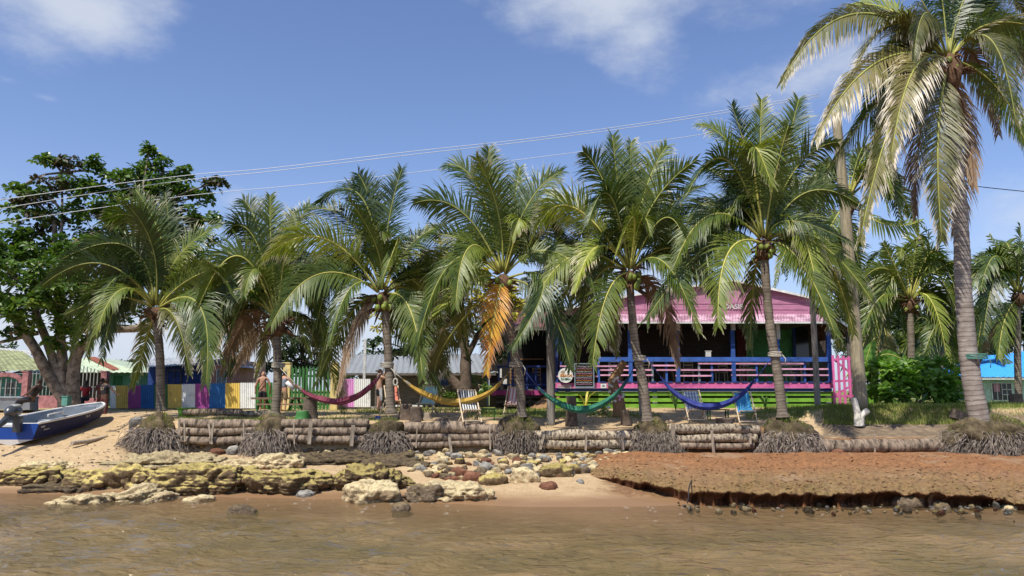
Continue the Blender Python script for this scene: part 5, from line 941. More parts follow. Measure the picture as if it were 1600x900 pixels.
# cobbles
def proto_stone(seed, mk):
    bm = bmesh.new(); bmesh.ops.create_icosphere(bm, subdivisions=3, radius=1); me = bpy.data.meshes.new('stone')
    for v in bm.verts:
        q = v.co.copy(); e = 3.0; k = 1/(abs(q.x)**e+abs(q.y)**e+abs(q.z)**e)**(1/e); n = noise.noise(q*1.2+Vector((seed*7, 0, 0)))*.35+noise.fractal(q*3+Vector((seed, 0, 0)), 1, 2, 3)*.08
        v.co = Vector((q.x*k, q.y*k*.85, q.z*k*.65))*(1+n)
    bm.to_mesh(me); bm.free(); me.polygons.foreach_set('use_smooth', [True]*len(me.polygons)); me.materials.append(M[mk]); return me
PS = {mk: [proto_stone(i+k*10, mk) for i in range(4)] for k, mk in enumerate(('palerock', 'greyrock', 'brownrock', 'lichen', 'redrock'))}
def stone_label(mk, px, py, r):
    c_ = dict(palerock='pale', greyrock='grey', brownrock='brown', lichen='yellowish', redrock='reddish')[mk]; z_ = 'small' if r < .11 else 'medium' if r < .16 else 'large'
    rz_ = 'near the logs' if py < 716 else 'mid-slope' if py < 730 else 'near the water'
    at_ = 'right of the first root mass' if px < 360 else 'left of the second root mass' if px < 430 else 'right of the second root mass' if px < 530 else 'below the third root mass' if px < 645 else 'right of the third root mass' if px < 710 else 'left of the fourth root mass' if px < 785 else 'below the fourth root mass' if px < 840 else 'right of the fourth root mass' if px < 910 else 'left of the fifth root mass' if px < 975 else 'below the fifth root mass'
    return f'{z_} {c_} cobble {rz_}, {at_}'
rnd = random.Random(3); placed = []
tries = 0
while len(placed) < 285 and tries < 9000:
    tries += 1
    if rnd.random() < .72: px = rnd.uniform(640, 1010); lo, hi = 706, ip(px, [(640, 738), (700, 752), (800, 752), (900, 744), (960, 728), (1010, 722)])
    elif rnd.random() < .7: px = rnd.uniform(455, 660); lo, hi = 702, ip(px, [(455, 708), (660, 718)])
    else: px = rnd.uniform(285, 420); lo, hi = 697, 710
    py = rnd.uniform(lo, hi); g = gp(px, py); r = rnd.uniform(.06, .145)*(1.2 if px > 640 else .8)*(1.35 if py > 728 and rnd.random() < .4 else 1)
    if any((g.x-q[0])**2+(g.y-q[1])**2 < (.62*(r+q[2]))**2 for q in placed): continue
    mk = rnd.choices(['palerock', 'greyrock', 'brownrock', 'lichen', 'redrock'], [7, 2.6, 2.2, 1.3, .4])[0]
    o = bpy.data.objects.new('stone', rnd.choice(PS[mk])); col.objects.link(o); o.location = (g.x, g.y, g.z+r*.28); o.rotation_euler = (rnd.uniform(-.4, .4), rnd.uniform(-.4, .4), rnd.uniform(0, 6.28)); o.scale = (r*rnd.uniform(.85, 1.35), r*rnd.uniform(.85, 1.2), r*rnd.uniform(.8, 1.15))
    lb_ = stone_label(mk, px, py, r); tag(o, lb_, 'stone', lb_.replace('cobble', 'cobbles')); placed.append((g.x, g.y, r))
def pebbles():
    rnd = random.Random(31); mb = MB(); bm = bmesh.new(); bmesh.ops.create_icosphere(bm, subdivisions=1, radius=1); V = [v.co.copy() for v in bm.verts]; Fc = [tuple(v.index for v in f.verts) for f in bm.faces]; bm.free()
    for k in range(4200):
        if rnd.random() < .6: px = rnd.gauss(830, 110); lo, hi = 704, ip(px, [(600, 730), (700, 752), (800, 756), (900, 748), (960, 730), (1040, 720)])
        elif rnd.random() < .7: px = rnd.uniform(280, 660); lo, hi = 697, 722
        else: px = rnd.uniform(60, 700); lo, hi = 712, 790
        py = rnd.uniform(lo, hi); g = gp(px, py); r = rnd.uniform(.02, .065)
        if k % 50 == 0: px = rnd.uniform(1050, 1620); ye = ip(px, [(a, c) for a, b, c in ((1050, 0, 18.1), (1200, 0, 17.3), (1400, 0, 17.3), (1600, 0, 16.9))])-rnd.gauss(.2, .35); g = Vector(((px-800)/1200*ye, ye, .02)); r *= rnd.uniform(.6, 2); q = Quaternion((rnd.random(), rnd.random(), rnd.random()), rnd.uniform(0, 6)); b = len(mb.v); m_ = rnd.choices([0, 1, 2, 3, 4], [5, 3, 2, 1.5, 1])[0]
        for v in V: w_ = q @ Vector((v.x*r*1.3, v.y*r, v.z*r*.8))*rnd.uniform(.85, 1.1); mb.v.append((g.x+w_.x, g.y+w_.y, g.z+r*.3+w_.z))
        for f in Fc: mb.f.append(tuple(b+i for i in f)); mb.m.append(m_); mb.sm.append(True); mb.uv += [(0, 0)]*3
    tag(mb.build('pebbles', [M[k] for k in ('palerock', 'greyrock', 'brownrock', 'lichen', 'redrock')]), 'small mixed pebbles and rubble between the cobbles and rocks', 'pebbles', kind='stuff')
pebbles()
# red eroded bank with an undercut lip
ED = [(815, 744, 22.6), (880, 741, 22.0), (940, 742, 21.0), (1000, 750, 19.4), (1080, 763, 17.9), (1200, 767, 17.5), (1300, 766, 17.5), (1400, 763, 17.55), (1500, 769, 17.4), (1600, 782, 17.1), (1800, 790, 17.0)]
mb = MB(); cols = []; px = 815
while px < 1800:
    ye = ip(px, [(a, c) for a, b, c in ED]); pe = ip(px, [(a, b) for a, b, c in ED]); fade = sm(815, 1000, px); x0 = (px-800)/1200
    ye += (.42*noise.noise(Vector((px*.012, 1, 0)))+.30*noise.noise(Vector((px*.045, 5, 0)))+.16*noise.noise(Vector((px*.15, 2, 0)))+.07*noise.noise(Vector((px*.4, 8, 0))))*fade
    zt = at(px, pe-3, ye).z+.08*noise.noise(Vector((px*.06, 9, 0))); zt = max(zt, .12); c = []
    NR = 100
    for j in range(NR):
        t = j/(NR-1); y = 24.95+(ye-24.95)*t; P = at(px, 700, y); zb = gz(P.x, 24.9)+.03; zz = zb+(zt-zb)*(t**1.1); zz -= (.05+.07*noise.noise(Vector((px*.03, 4, 0))))*max(0, (t-.88)/.12)**2*fade
        if t < .5: zz = max(zz, gz(P.x, y)+.02)
        k = min(1, t*8)*fade; w_ = Vector((P.x, y, 0))
        zz += k*(.05*noise.fractal(w_*1.1, 1, 2, 4)+.03*noise.noise(w_*4)+.02*abs(noise.noise(w_*9))); zz -= .10*(1-fade)*1.0+(.06 if px < 830 else 0)
        zz += k*.055*(sm(.42, .45, t+.10*noise.noise(Vector((P.x*.6, 1, 0)))+.04*noise.noise(Vector((P.x*3, 1, 0))))*-1+sm(.70, .72, t+.09*noise.noise(Vector((P.x*.8, 6, 0)))+.04*noise.noise(Vector((P.x*3.3, 4, 0))))*-.8+1)*(1-sm(.85, 1, t)*.3)
        c.append((P.x, y, zz))
    zt = c[-1][2]; P = at(px, 700, ye); cave = (.16+1.0*max(0, noise.noise(Vector((px*.022, 3, 0)))+.15))*fade
    hgt = zt+.12
    for dy, f in ((-.03, .08), (.02, .14), (cave*.6, .24), (cave, .45), (cave*.95, .75), (cave*.4, .92), (.0, 1.15)):
        w_ = Vector((P.x*3, f*4, 0)); c.append((P.x, ye+dy+.05*noise.noise(w_)*fade, zt-hgt*f))
    cols.append(c); px += 2.2
b = 0
for c in cols: mb.v += c
nr = len(cols[0])
for i in range(len(cols)-1):
    for j in range(nr-1): mb.f.append((i*nr+j, i*nr+j+1, (i+1)*nr+j+1, (i+1)*nr+j)); mb.m.append(0); mb.sm.append(True); v0, v1 = [(jj/99 if jj < 100 else max(0, 1-(jj-99)*.5)) for jj in (j, j+1)]; mb.uv += [(0, v0), (0, v1), (0, v1), (0, v0)]
tag(mb.build('eroded_bank', M['bank']), kind='structure')

def weed():
    rnd = random.Random(77); mb = MB(); vs_ = bpy.data.objects['eroded_bank'].data.vertices; nv_ = len(vs_)
    for k in range(2600):
        i = rnd.randrange(nv_); j = i % nr
        if j < 6 or j > 101: continue
        if rnd.random() > .25+.9*(j/100)**2: continue
        p = vs_[i].co; r = rnd.uniform(.015, .045); m_ = rnd.choices([0, 1, 2], [2.2*(j/100)**2.5, 1.4, .15])[0]; n_ = rnd.randint(4, 6)
        for q in range(n_):
            a = rnd.uniform(0, 6.28); l = r*rnd.uniform(.8, 1.8); d = Vector((math.cos(a), math.sin(a), rnd.uniform(.1, .7))).normalized(); s_ = Vector((-d.y, d.x, rnd.uniform(-.4, .4)))*l*.4
            mb.poly([p, p+d*l*.5+s_, p+d*l, p+d*l*.5-s_], m_, [(rnd.random(), 0)]*4)
    M['weed1'] = mat('olive_weed', (.22, .155, .045), var=.5, bump=0); M['weed2'] = mat('red_weed', (.21, .09, .045), var=.5, bump=0); M['weed3'] = mat('dark_weed', (.09, .05, .025), var=.5, bump=0)
    tag(mb.build('seaweed', [M['weed1'], M['weed2'], M['weed3']]), 'matted olive and red-brown weed covering the eroded bank', 'seaweed', kind='stuff')
weed()
# ------------------------------------------------------------------ log wall
def log(x0, x1, y, rp, Y, mk, lab, y1=None, seed=0):
    s = Y/1200; r = rp*s; A, B = at(x0, y, Y), at(x1, y1 or y, Y); n = max(10, int((B-A).length/.09)); P = []
    for i in range(n+1):
        t = i/n; p = A.lerp(B, t); p.z += .06*noise.noise(Vector((p.x*.8, seed, 0))); p.y += .04*noise.noise(Vector((p.x*.7, seed, 4))); P.append(p)
    mb = MB(); mb.tube(P, [r*(1+.12*noise.noise(Vector((i*.12, seed, 7)))+.05*noise.noise(Vector((i*.5, seed, 0)))+(.02 if i % 2 else -.02)) for i in range(n+1)], 14, rn=lambda i, a: 1+.10*noise.noise(Vector((math.cos(a)*1.6, math.sin(a)*1.6, i*.12+seed))))
    mb.m[-1] = 1; mb.m[-2] = 1
    return tag(mb.build('log', [M[mk], M['logend']], None, origin=A), lab, 'log', 'palm logs stacked as a retaining wall')
nm = ['first', 'second', 'third', 'fourth', 'fifth', 'sixth', 'seventh']
def lb(i, w_): return f'{w_} log between the {nm[i]} and {nm[i+1]} root masses from the left'
LG = [(281, 408, 661, 7, 25.0, 'log', lb(0, 'top')), (284, 402, 674, 6.2, 24.98, 'log', lb(0, 'middle')), (284, 395, 686, 6, 24.95, 'log', lb(0, 'bottom')), (441, 576, 661.5, 6.6, 25.0, 'log', lb(1, 'top')), (446, 574, 673.5, 6.2, 24.98, 'log', lb(1, 'middle')), (450, 570, 685, 6, 24.95, 'log', lb(1, 'bottom')),
 (633, 786, 668, 8.6, 25.0, 'log', lb(2, 'top thick')), (636, 784, 683, 6.5, 24.98, 'log', lb(2, 'dark middle')), (638, 782, 694, 5, 24.95, 'log', lb(2, 'bottom')), (834, 994, 680.5, 7.2, 25.0, 'logpale', lb(3, 'upper pale split')), (836, 992, 694, 6.8, 24.95, 'logpale', lb(3, 'lower pale')),
 (1044, 1186, 671, 7, 25.0, 'logpale', lb(4, 'top pale spotted')), (1046, 1182, 684, 7, 24.97, 'logpale', lb(4, 'middle pale spotted')), (1060, 1178, 697, 5, 24.93, 'log', lb(4, 'low brown half-buried')), (1272, 1482, 697, 10.5, 24.9, 'log', lb(5, 'single thick'))]
for i, (a, b_, y, r, Y, mk, lab) in enumerate(LG): log(a, b_, y, r, Y, mk, lab, seed=i*3.7, y1=y+random.Random(i).uniform(-2.2, 2.6))
log(287, 378, 644, 5.2, 26.6, 'log', 'loose palm log lying on the grass above the wall, left of the second palm', y1=644, seed=77); log(374, 428, 646, 4.5, 26.9, 'logpale', 'pale loose log ending behind the second palm trunk', seed=79)
def stake(a, b_, w_, lab, Y=24.72, mk='stake'):
    mb = MB(); A, B = at(*a, Y), at(*b_, Y); mb.beam(B, A, w_*Y/1200, .035, up=Vector((0, 1, 0)) if 0 else Vector((0, 0, 1)).cross(Vector((1, 0, 0)))); tag(mb.build('stake', M[mk], None, origin=B), lab, 'stake', 'stakes driven in front of the logs')
for a, b_, w_, lab in [((288, 657), (289, 690), 2.6, 'thin stake at the left end of the first log section'), ((280, 655), (280, 677), 3, 'stake end against the first root mass'), ((326, 662), (331, 694), 3.2, 'left arm of the V-shaped pair of stakes'), ((334, 660), (329, 693), 3.2, 'right arm of the V-shaped pair of stakes'), ((381, 660), (381, 688), 2.4, 'thin stake right of the V-shaped pair'), ((459, 660), (460, 694), 2, 'thin stake right of the second root mass'),
 ((486, 658), (483, 694), 5.5, 'wide pale board in front of the second log section'), ((552, 664), (549, 697), 5.5, 'wide pale board left of the third root mass'), ((652, 664), (650, 700), 2, 'thin stake right of the third root mass'), ((702, 683), (705, 706), 4, 'short board in the middle of the third log section'), ((765, 664), (766, 702), 2.2, 'thin stake left of the fourth root mass'), ((850, 678), (844, 702), 4, 'leaning short board right of the fourth root mass'), ((916, 676), (915, 704), 3, 'dark stake in the middle of the fourth log section'), ((972, 682), (973, 703), 3.6, 'short board left of the fifth root mass'),
 ((1052, 665), (1050, 693), 6.5, 'broad pale board right of the fifth root mass'), ((1060, 690), (1062, 706), 3, 'short reddish stake right of the broad pale board'), ((1112, 672), (1116, 718), 4, 'long pale stake before the spotted logs'), ((1172, 677), (1172, 694), 4, 'short pale stake left of the sixth root mass'), ((1366, 680), (1367, 714), 2.4, 'rusty rod before the single thick log'), ((1470, 676), (1470, 690), 2, 'short stub left of the seventh root mass')]: stake(a, b_, w_, lab)
# stumps
def stump(px, pbm, wpx, hpx, lab, mk='bark_dark', taper=.85, seed=0, lean=0):
    g = gp(px, pbm); s = g.y/1200; r = wpx*s/2; h = hpx*s; mb = MB(); n = 10
    mb.tube([Vector((g.x+lean*h*i/n, g.y, g.z-.04+h*i/n)) for i in range(n+1)], [r*(1+.18*(1-i/n)**3+(taper-1)*i/n) for i in range(n+1)], 18, rn=lambda i, a: 1+.14*noise.noise(Vector((math.cos(a)*2.2, math.sin(a)*2.2, i*.2+seed))))
    mb.m[-1] = 1; tag(mb.build('tree_stump', [M[mk], M['logend']], None, origin=g), lab, 'stump', 'cut stumps used as seats')
stump(893, 665, 17, 47, 'tall dark stump behind the green hammock'); stump(484, 655, 22, 35, 'large brown stump under the red hammock', taper=.9, seed=2); stump(472, 657, 22, 17, 'squat green-painted stump left of the large brown stump', 'c_green', seed=3)
stump(650, 658, 20, 24, 'thick cut stump right of the third palm trunk', seed=4); stump(668, 655, 12, 12, 'small pale stump under the mint deck chair', 'stake', seed=5); stump(690, 660, 22, 8, 'flat dark slab stump on the sand left of the black-striped deck chair', seed=6)
stump(979, 664, 16, 24, 'leaning cut stump left of the fifth palm', seed=7, lean=-.1); stump(1132, 667, 24, 15, 'dark upturned block between the two blue deck chairs', 'bark_dark', 1.15, seed=8); stump(634, 656, 22, 26, 'mossy stump tight against the third palm trunk', seed=9)
stump(1494, 655, 24, 14, 'dark chunk of wood on the bank left of the tallest palm', seed=12, lean=.4); stump(1588, 632, 20, 18, 'jagged stump before the blue-roofed house', seed=13)
# driftwood
def drift(lab, limbs_, mk, Y, fpx, name='driftwood', extra=None):
    f = at(*fpx, Y); mb = MB()
    for pts, r0, r1 in limbs_: limb(mb, [at(x, y, Y) for x, y in pts], r0, r1, 10, len(pts))
    o = mb.build(name, M[mk], None, origin=f); return tag(o, lab, 'driftwood')
M['bleached'] = mat('bleached_wood', (.62, .58, .50), var=.5, scale=6, bump=.5, col2=(.26, .23, .19), pos=(.38, .5))
drift('bleached forked driftwood stump standing on the bank before the utility pole', [([(1342, 666), (1340, 648), (1334, 622)], .17, .09), ([(1344, 664), (1346, 650), (1356, 641)], .14, .10)], 'bleached', 26.6, (1342, 664))
drift('twisted brown driftwood trunk decorated with shells and flowers, behind the green hammock', [([(968, 652), (966, 625), (958, 600), (966, 580), (976, 565)], .26, .12), ([(966, 625), (955, 612), (952, 592)], .10, .05)], 'wood', 28.0, (966, 650))
rnd = random.Random(9)
for k in range(26):
    t = rnd.random(); px = 960+rnd.uniform(-12, 14)+(1-t)*4; py = 590+t*52; c = at(px, py, 27.75); mb = MB(); mb.blob((0, 0, 0), (.055, .04, .05), seed=k, amp=.5, fr=2.5, sub=2)
    tag(mb.build('shell', M[['white', 'pinkrail', 'bleached'][k % 3]], None, 'local'), None) if 0 else None
    o = mb.build('shell', M[['white', 'pinkrail', 'bleached'][k % 3]], None, 'local'); o.location = c; tag(o, ['white', 'pink', 'tan'][k % 3]+' shell hung on the twisted driftwood trunk', 'shell', ['white', 'pink', 'tan'][k % 3]+' shells on the driftwood trunk')
mb = MB(); limb(mb, [at(112, 694, 24.3)+Z*.03, at(140, 690, 25)+Z*.02, at(165, 684, 26)+Z*.02], .07, .05, 6); tag(mb.build('plank', M['stake'], None), 'half-buried grey plank on the sand below the boat bow', 'plank')
# black hose from the sixth root mass down to the water
pts = [gp(1182, 717)+Z*.02, gp(1160, 727)+Z*.1, gp(1120, 733)+Z*.12, gp(1090, 745)+Z*.1]; pts += [at(1078, 757, 17.9), at(1076, 775, 17.2), at(1074, 786, 16.9)]
mb = MB(); limb(mb, pts, .018, .014, 6); tag(mb.build('hose', M['wire_dark']), 'thin black hose running over the red bank into the water', 'hose')

# ------------------------------------------------------------------ hammocks
def weave(name, c, n=22):
    m, Nn, Ll, p = newmat(name); t = Nn.new('ShaderNodeUVMap'); sp = Nn.new('ShaderNodeSeparateXYZ'); Ll.new(t.outputs[0], sp.inputs[0])
    def m2(op, a, b):
        q = Nn.new('ShaderNodeMath'); q.operation = op
        for i, v in enumerate((a, b)):
            if hasattr(v, 'links'): Ll.new(v, q.inputs[i])
            else: q.inputs[i].default_value = v
        return q.outputs[0]
    nz_ = Nn.new('ShaderNodeTexNoise'); nz_.inputs['Scale'].default_value = 5; nz_.inputs['Detail'].default_value = 6; tcx = Nn.new('ShaderNodeTexCoord'); Ll.new(tcx.outputs['Object'], nz_.inputs['Vector'])
    f = m2('FRACT', m2('MULTIPLY', m2('ADD', sp.outputs[0], m2('MULTIPLY', nz_.outputs[0], .06)), n), 0)
    g = m2('ADD', m2('MULTIPLY', f, .55), m2('MULTIPLY', nz_.outputs[0], .6))
    r = ramp(Nn, [(.25, tuple(Vector(c)*.35)), (.55, c), (.85, tuple(Vector(c)*1.25+Vector((.08, .08, .08))))]); Ll.new(g, r.inputs[0]); Ll.new(r.outputs[0], p.inputs['Base Color']); p.inputs['Roughness'].default_value = .9
    bp = Nn.new('ShaderNodeBump'); bp.inputs['Distance'].default_value = .02; Ll.new(g, bp.inputs['Height']); Ll.new(bp.outputs[0], p.inputs['Normal']); return m
def hammock(lab, fab, pts, Y, c2, rope_px, YY=None):
    P = [at(x, y, Y+(dy if YY is None else dy)) for (x, y, dy) in pts]; out = []
    for i in range(len(P)-1):
        p0 = P[max(i-1, 0)]; p1 = P[i]; p2 = P[i+1]; p3 = P[min(i+2, len(P)-1)]
        for k in range(14): t = k/14; out.append(.5*((2*p1)+(p2-p0)*t+(2*p0-5*p1+4*p2-p3)*t*t+(3*p1-p0-3*p2+p3)*t**3))
    out.append(P[-1]); n = len(out); root = empty('hammock', P[0], lab, 'hammock', 'hammocks strung between the palms')
    mb = MB(); rad = [.012+.09*max(0, math.sin(math.pi*i/(n-1)))**.8*(1+.14*noise.noise(Vector((i*.13, P[0].x, 0)))) for i in range(n)]
    mb.tube(out, rad, 28, rn=lambda i, a: 1+.16*math.sin(a*7+i*.05)+.10*math.sin(a*13+i*.11)+.22*noise.noise(Vector((math.cos(a), math.sin(a), i*.05))), flat=.8); mb.build('cloth', M[fab], root)
    for (a, ya), (b_, yb) in rope_px:
        A, B = at(*a, ya), at(*b_, yb); mb = MB(); mb.tube([A, A.lerp(B, .5)-Z*.01, B], [.014]*3, 6)
        mb.build('rope', M[c2], root)
    for e0, e1 in ((0, 9), (n-1, n-10)):
        mb = MB()
        for q in range(12):
            a = q*math.pi/6; c_ = out[e1]+Vector((0, math.cos(a), math.sin(a)))*rad[e1]*1.02; mb.tube([out[e0], (out[e0]+c_)/2+Vector((0, math.cos(a), math.sin(a)))*.02, c_], .005, 3, cap=False)
        mb.build('end_strings', M[c2], root)
    return root
M['h_red'] = weave('maroon_weave', (.19, .02, .045)); M['h_yellow'] = weave('mustard_weave', (.46, .27, .025)); M['h_green'] = weave('green_weave', (.01, .15, .08)); M['h_blue'] = weave('blue_weave', (.01, .025, .20))
M['rope'] = mat('pale_rope', (.48, .44, .36), var=.3, scale=20, bump=.3)
hammock('maroon hammock between the second and third palms, over the stump', 'h_red', [(462, 600, .2), (480, 615, .1), (505, 625, 0), (530, 627, -.1), (558, 619, -.1), (582, 600, -.1), (598, 580, 0)], 25.7, 'rope', [(((462, 600), 25.9), ((437, 574), 26.4)), (((598, 580), 25.7), ((604, 566), 25.5))])
hammock('mustard yellow hammock between the third and fourth palms', 'h_yellow', [(630, 593, 0), (650, 608, -.1), (675, 621, -.15), (705, 628, -.2), (740, 624, -.15), (770, 609, -.1), (795, 582, 0)], 25.5, 'rope', [(((630, 593), 25.5), ((610, 576), 25.5)), (((795, 582), 25.5), ((803, 572), 25.3))])
hammock('green hammock between the fourth and fifth palms', 'h_green', [(840, 604, 0), (860, 622, -.1), (885, 636, -.15), (908, 640, -.2), (935, 634, -.15), (965, 613, -.1), (986, 584, 0)], 25.3, 'navy', [(((840, 604), 25.3), ((816, 574), 25.2)), (((986, 584), 25.3), ((995, 563), 25.2))])
hammock('blue hammock between the fifth and sixth palms', 'h_blue', [(1032, 588, 0), (1048, 608, -.1), (1072, 626, -.15), (1098, 635, -.2), (1130, 632, -.15), (1160, 615, -.1), (1182, 590, 0)], 25.2, 'navy', [(((1032, 588), 25.2), ((1013, 563), 25.1)), (((1182, 590), 25.2), ((1205, 560), 25.1))])
for i, (px, py, Y, w_, lab) in enumerate([(435, 573, 26.6, 9, 'rope wound round the second palm trunk'), (605, 573, 25.6, 9, 'rope wound round the third palm trunk'), (806, 572, 25.3, 9, 'pale rope wound round the fourth palm trunk'), (999, 562, 25.2, 9, 'pale rope wound round the fifth palm trunk'), (1211, 556, 25.2, 9, 'rope knotted round the sixth palm trunk'), (1521, 560, 24.6, 18, 'green rope wound round the tallest palm trunk')]):
    c = at(px, py, Y); mb = MB(); r = w_*Y/1200+.02
    for k in range(4): mb.tube([c+Vector((math.cos(a)*r, math.sin(a)*r, k*.035+.02*math.sin(a+k))) for a in [j*2*math.pi/20 for j in range(21)]], .017, 6)
    mb.tube([c+Vector((r, -.05, .05)), c+Vector((r+.1, -.1, -.1)), c+Vector((r+.07, -.1, -.3))], .015, 6); tag(mb.build('rope_coil', M['teal' if i == 5 else 'rope'], None, origin=c), lab, 'rope', 'ropes tied round the palms')
c = at(618, 597, 25.3); mb = MB(); mb.tube([c+Vector((math.cos(a)*.065, 0, math.sin(a)*.11)) for a in [j*2*math.pi/20 for j in range(21)]], .03, 8); mb.tube([c+Z*.1, c+Z*.35+Vector((-.03, 0, 0)), at(611, 576, 25.45)], .02, 6); tag(mb.build('hanging_ring', M['rope'], None, origin=c), 'pale rope ring hanging from the third palm trunk', 'rope ring')

# ------------------------------------------------------------------ deck chairs, small tables
def stripes(name, c1, c2, n, axis=0, check=False):
    m, Nn, Ll, p = newmat(name); t = Nn.new('ShaderNodeUVMap'); sp = Nn.new('ShaderNodeSeparateXYZ'); Ll.new(t.outputs[0], sp.inputs[0])
    def sq(o, k):
        a = Nn.new('ShaderNodeMath'); a.operation = 'MULTIPLY'; Ll.new(o, a.inputs[0]); a.inputs[1].default_value = k; b = Nn.new('ShaderNodeMath'); b.operation = 'FRACT'; Ll.new(a.outputs[0], b.inputs[0]); c = Nn.new('ShaderNodeMath'); c.operation = 'GREATER_THAN'; Ll.new(b.outputs[0], c.inputs[0]); c.inputs[1].default_value = .5; return c.outputs[0]
    f = sq(sp.outputs[0], n)
    if check:
        g_ = sq(sp.outputs[1], n*2.2); a = Nn.new('ShaderNodeMath'); a.operation = 'MULTIPLY_ADD'; Ll.new(g_, a.inputs[0]); a.inputs[1].default_value = .3; b = Nn.new('ShaderNodeMath'); b.operation = 'MULTIPLY'; Ll.new(f, b.inputs[0]); b.inputs[1].default_value = .7; Ll.new(b.outputs[0], a.inputs[2]); f = a.outputs[0]
    mx_ = Nn.new('ShaderNodeMixRGB'); Ll.new(f, mx_.inputs[0]); mx_.inputs[1].default_value = (*c1, 1); mx_.inputs[2].default_value = (*c2, 1); Ll.new(mx_.outputs[0], p.inputs['Base Color']); p.inputs['Roughness'].default_value = .85; return m
M['s_coral'] = paint('coral_canvas', (.72, .24, .16)); M['s_mint'] = paint('mint_canvas', (.42, .66, .60)); M['s_black'] = stripes('black_white_stripes', (.03, .035, .04), (.62, .62, .6), 6); M['s_pink'] = stripes('pink_white_stripes', (.55, .22, .22), (.72, .64, .56), 4); M['s_check'] = stripes('blue_white_check', (.70, .73, .74), (.13, .20, .36), 5, check=True); M['s_blue'] = paint('blue_canvas', (.05, .27, .50))
def deckchair(px, pbm, rz, fab, lab, h=1.05, w_=.60):
    g = gp(px, pbm); root = empty('deck_chair', g, lab, 'deck chair', 'wooden deck chairs on the sand'); root.rotation_euler.z = rz; hw = w_/2
    for s in (-1, 1):
        mb = MB(); mb.beam((s*hw, -.42, .02), (s*hw, .42, h), .035, .05); mb.build('long_rail', M['chairwood'], root, 'local')
        mb = MB(); mb.beam((s*(hw-.045), .40, .02), (s*(hw-.045), -.42, .42), .03, .045); mb.build('short_rail', M['chairwood'], root, 'local')
    for (y, z, n_) in ((.42, h-.01, 'top_bar'), (-.42, .42, 'seat_bar'), (-.38, .07, 'foot_bar'), (.36, .05, 'rear_bar')):
        mb = MB(); mb.beam((-hw+.02, y, z), (hw-.02, y, z), .04, .035); mb.build(n_, M['chairwood'], root, 'local')
    mb = MB(); n = 14; pr = None
    for i in range(n+1):
        t = i/n; y = .415-.83*t; z = (h-.02)*(1-t)+.43*t-.30*math.sin(math.pi*t)**.9*(.7+.5*t)
        if pr:
            for j in range(6):
                x0, x1 = -hw+.05+(w_-.1)*j/6, -hw+.05+(w_-.1)*(j+1)/6; mb.poly([(x0, pr[0], pr[1]), (x1, pr[0], pr[1]), (x1, y, z), (x0, y, z)], 0, [(j/6, pr[2]), ((j+1)/6, pr[2]), ((j+1)/6, t), (j/6, t)], True)
        pr = (y, z, t)
    mb.build('canvas', M[fab], root, 'local'); return root
deckchair(613, 641, .35, 's_coral', 'coral deck chair mostly hidden behind the third palm trunk'); deckchair(668, 648, -.25, 's_mint', 'mint green deck chair under the left half of the yellow hammock'); deckchair(733, 660, .3, 's_black', 'black and white striped deck chair under the yellow hammock'); deckchair(803, 650, -.2, 's_pink', 'pink and white striped deck chair behind the fourth palm trunk')
deckchair(1085, 658, 0.03, 's_check', 'blue and white checked deck chair behind the blue hammock'); deckchair(1165, 661, -.05, 's_blue', 'plain sky-blue deck chair left of the sixth palm')
def lowtable(px, pbm, w_, lab, mk='picket'):
    g = gp(px, pbm); root = empty('low_table', g, lab, 'table', 'small green tables between deck chairs')
    mb = MB(); mb.box((-w_/2, -.2, .36), (w_/2, .2, .39)); mb.build('tabletop', M[mk], root, 'local')
    for sx in (-1, 1):
        for sy in (-1, 1): mb = MB(); x, y = sx*(w_/2-.06), sy*.16; mb.box((x-.02, y-.02, 0), (x+.02, y+.02, .358)); mb.build('leg', M[mk], root, 'local')
lowtable(759, 657, .7, 'low green table right of the black-striped deck chair'); lowtable(1122, 657, .75, 'low dark green table between the two blue deck chairs')
# picnic table by the fence
pt = empty('picnic_table', gp(455, 642), 'brown wooden picnic table behind the second palm, before the picket gate', 'table')
M['tblwood'] = paint('worn_table_wood', (.22, .15, .10), var=.4, stretch=(1, 6, 6))
y_ = gp(440, 642).y
part('tabletop', M['tblwood'], pt, (392, 478, 621, 624, y_-.4, .85)); part('bench', M['tblwood'], pt, (400, 474, 631, 633, y_-.95, .3))
for x in (412, 462):
    for s in (-1, 1): mb = MB(); mb.beam(at(x+s*4, 624, y_), at(x+s*12, 645, y_-.2), .07, .09); mb.build('leg', M['picket'], pt)
gt_ = empty('green_tub', gp(291, 648), 'bright lime-green plastic tub behind the log wall near the first palm', 'tub'); Q = gp(291, 652); mb = MB(); Q = at(291, 652, 27.5); mb.tube([Q, Q+Z*.30], [.24, .30], 24); mb.build('body', M['lime'], gt_); mb = MB(); mb.tube([Q+Z*.30, Q+Z*.34], [.33, .33], 24); mb.build('rim', M['lime'], gt_)
# shovel
sh = empty('shovel', gp(592, 655), 'shovel with a wooden handle and dark blue blade stuck beside the coral deck chair', 'shovel'); Y = 25.9
mb = MB(); mb.tube([at(607, 612, Y+.1), at(599, 632, Y), at(592, 650, Y-.1)], .018, 8); mb.build('handle', M['chairwood'], sh); mb = MB(); A = at(586.5, 650, Y-.1); B = at(594, 660, Y-.1); mb.box((A.x, A.y, B.z), (B.x, A.y+.02, A.z)); mb.build('blade', M['navy'], sh)

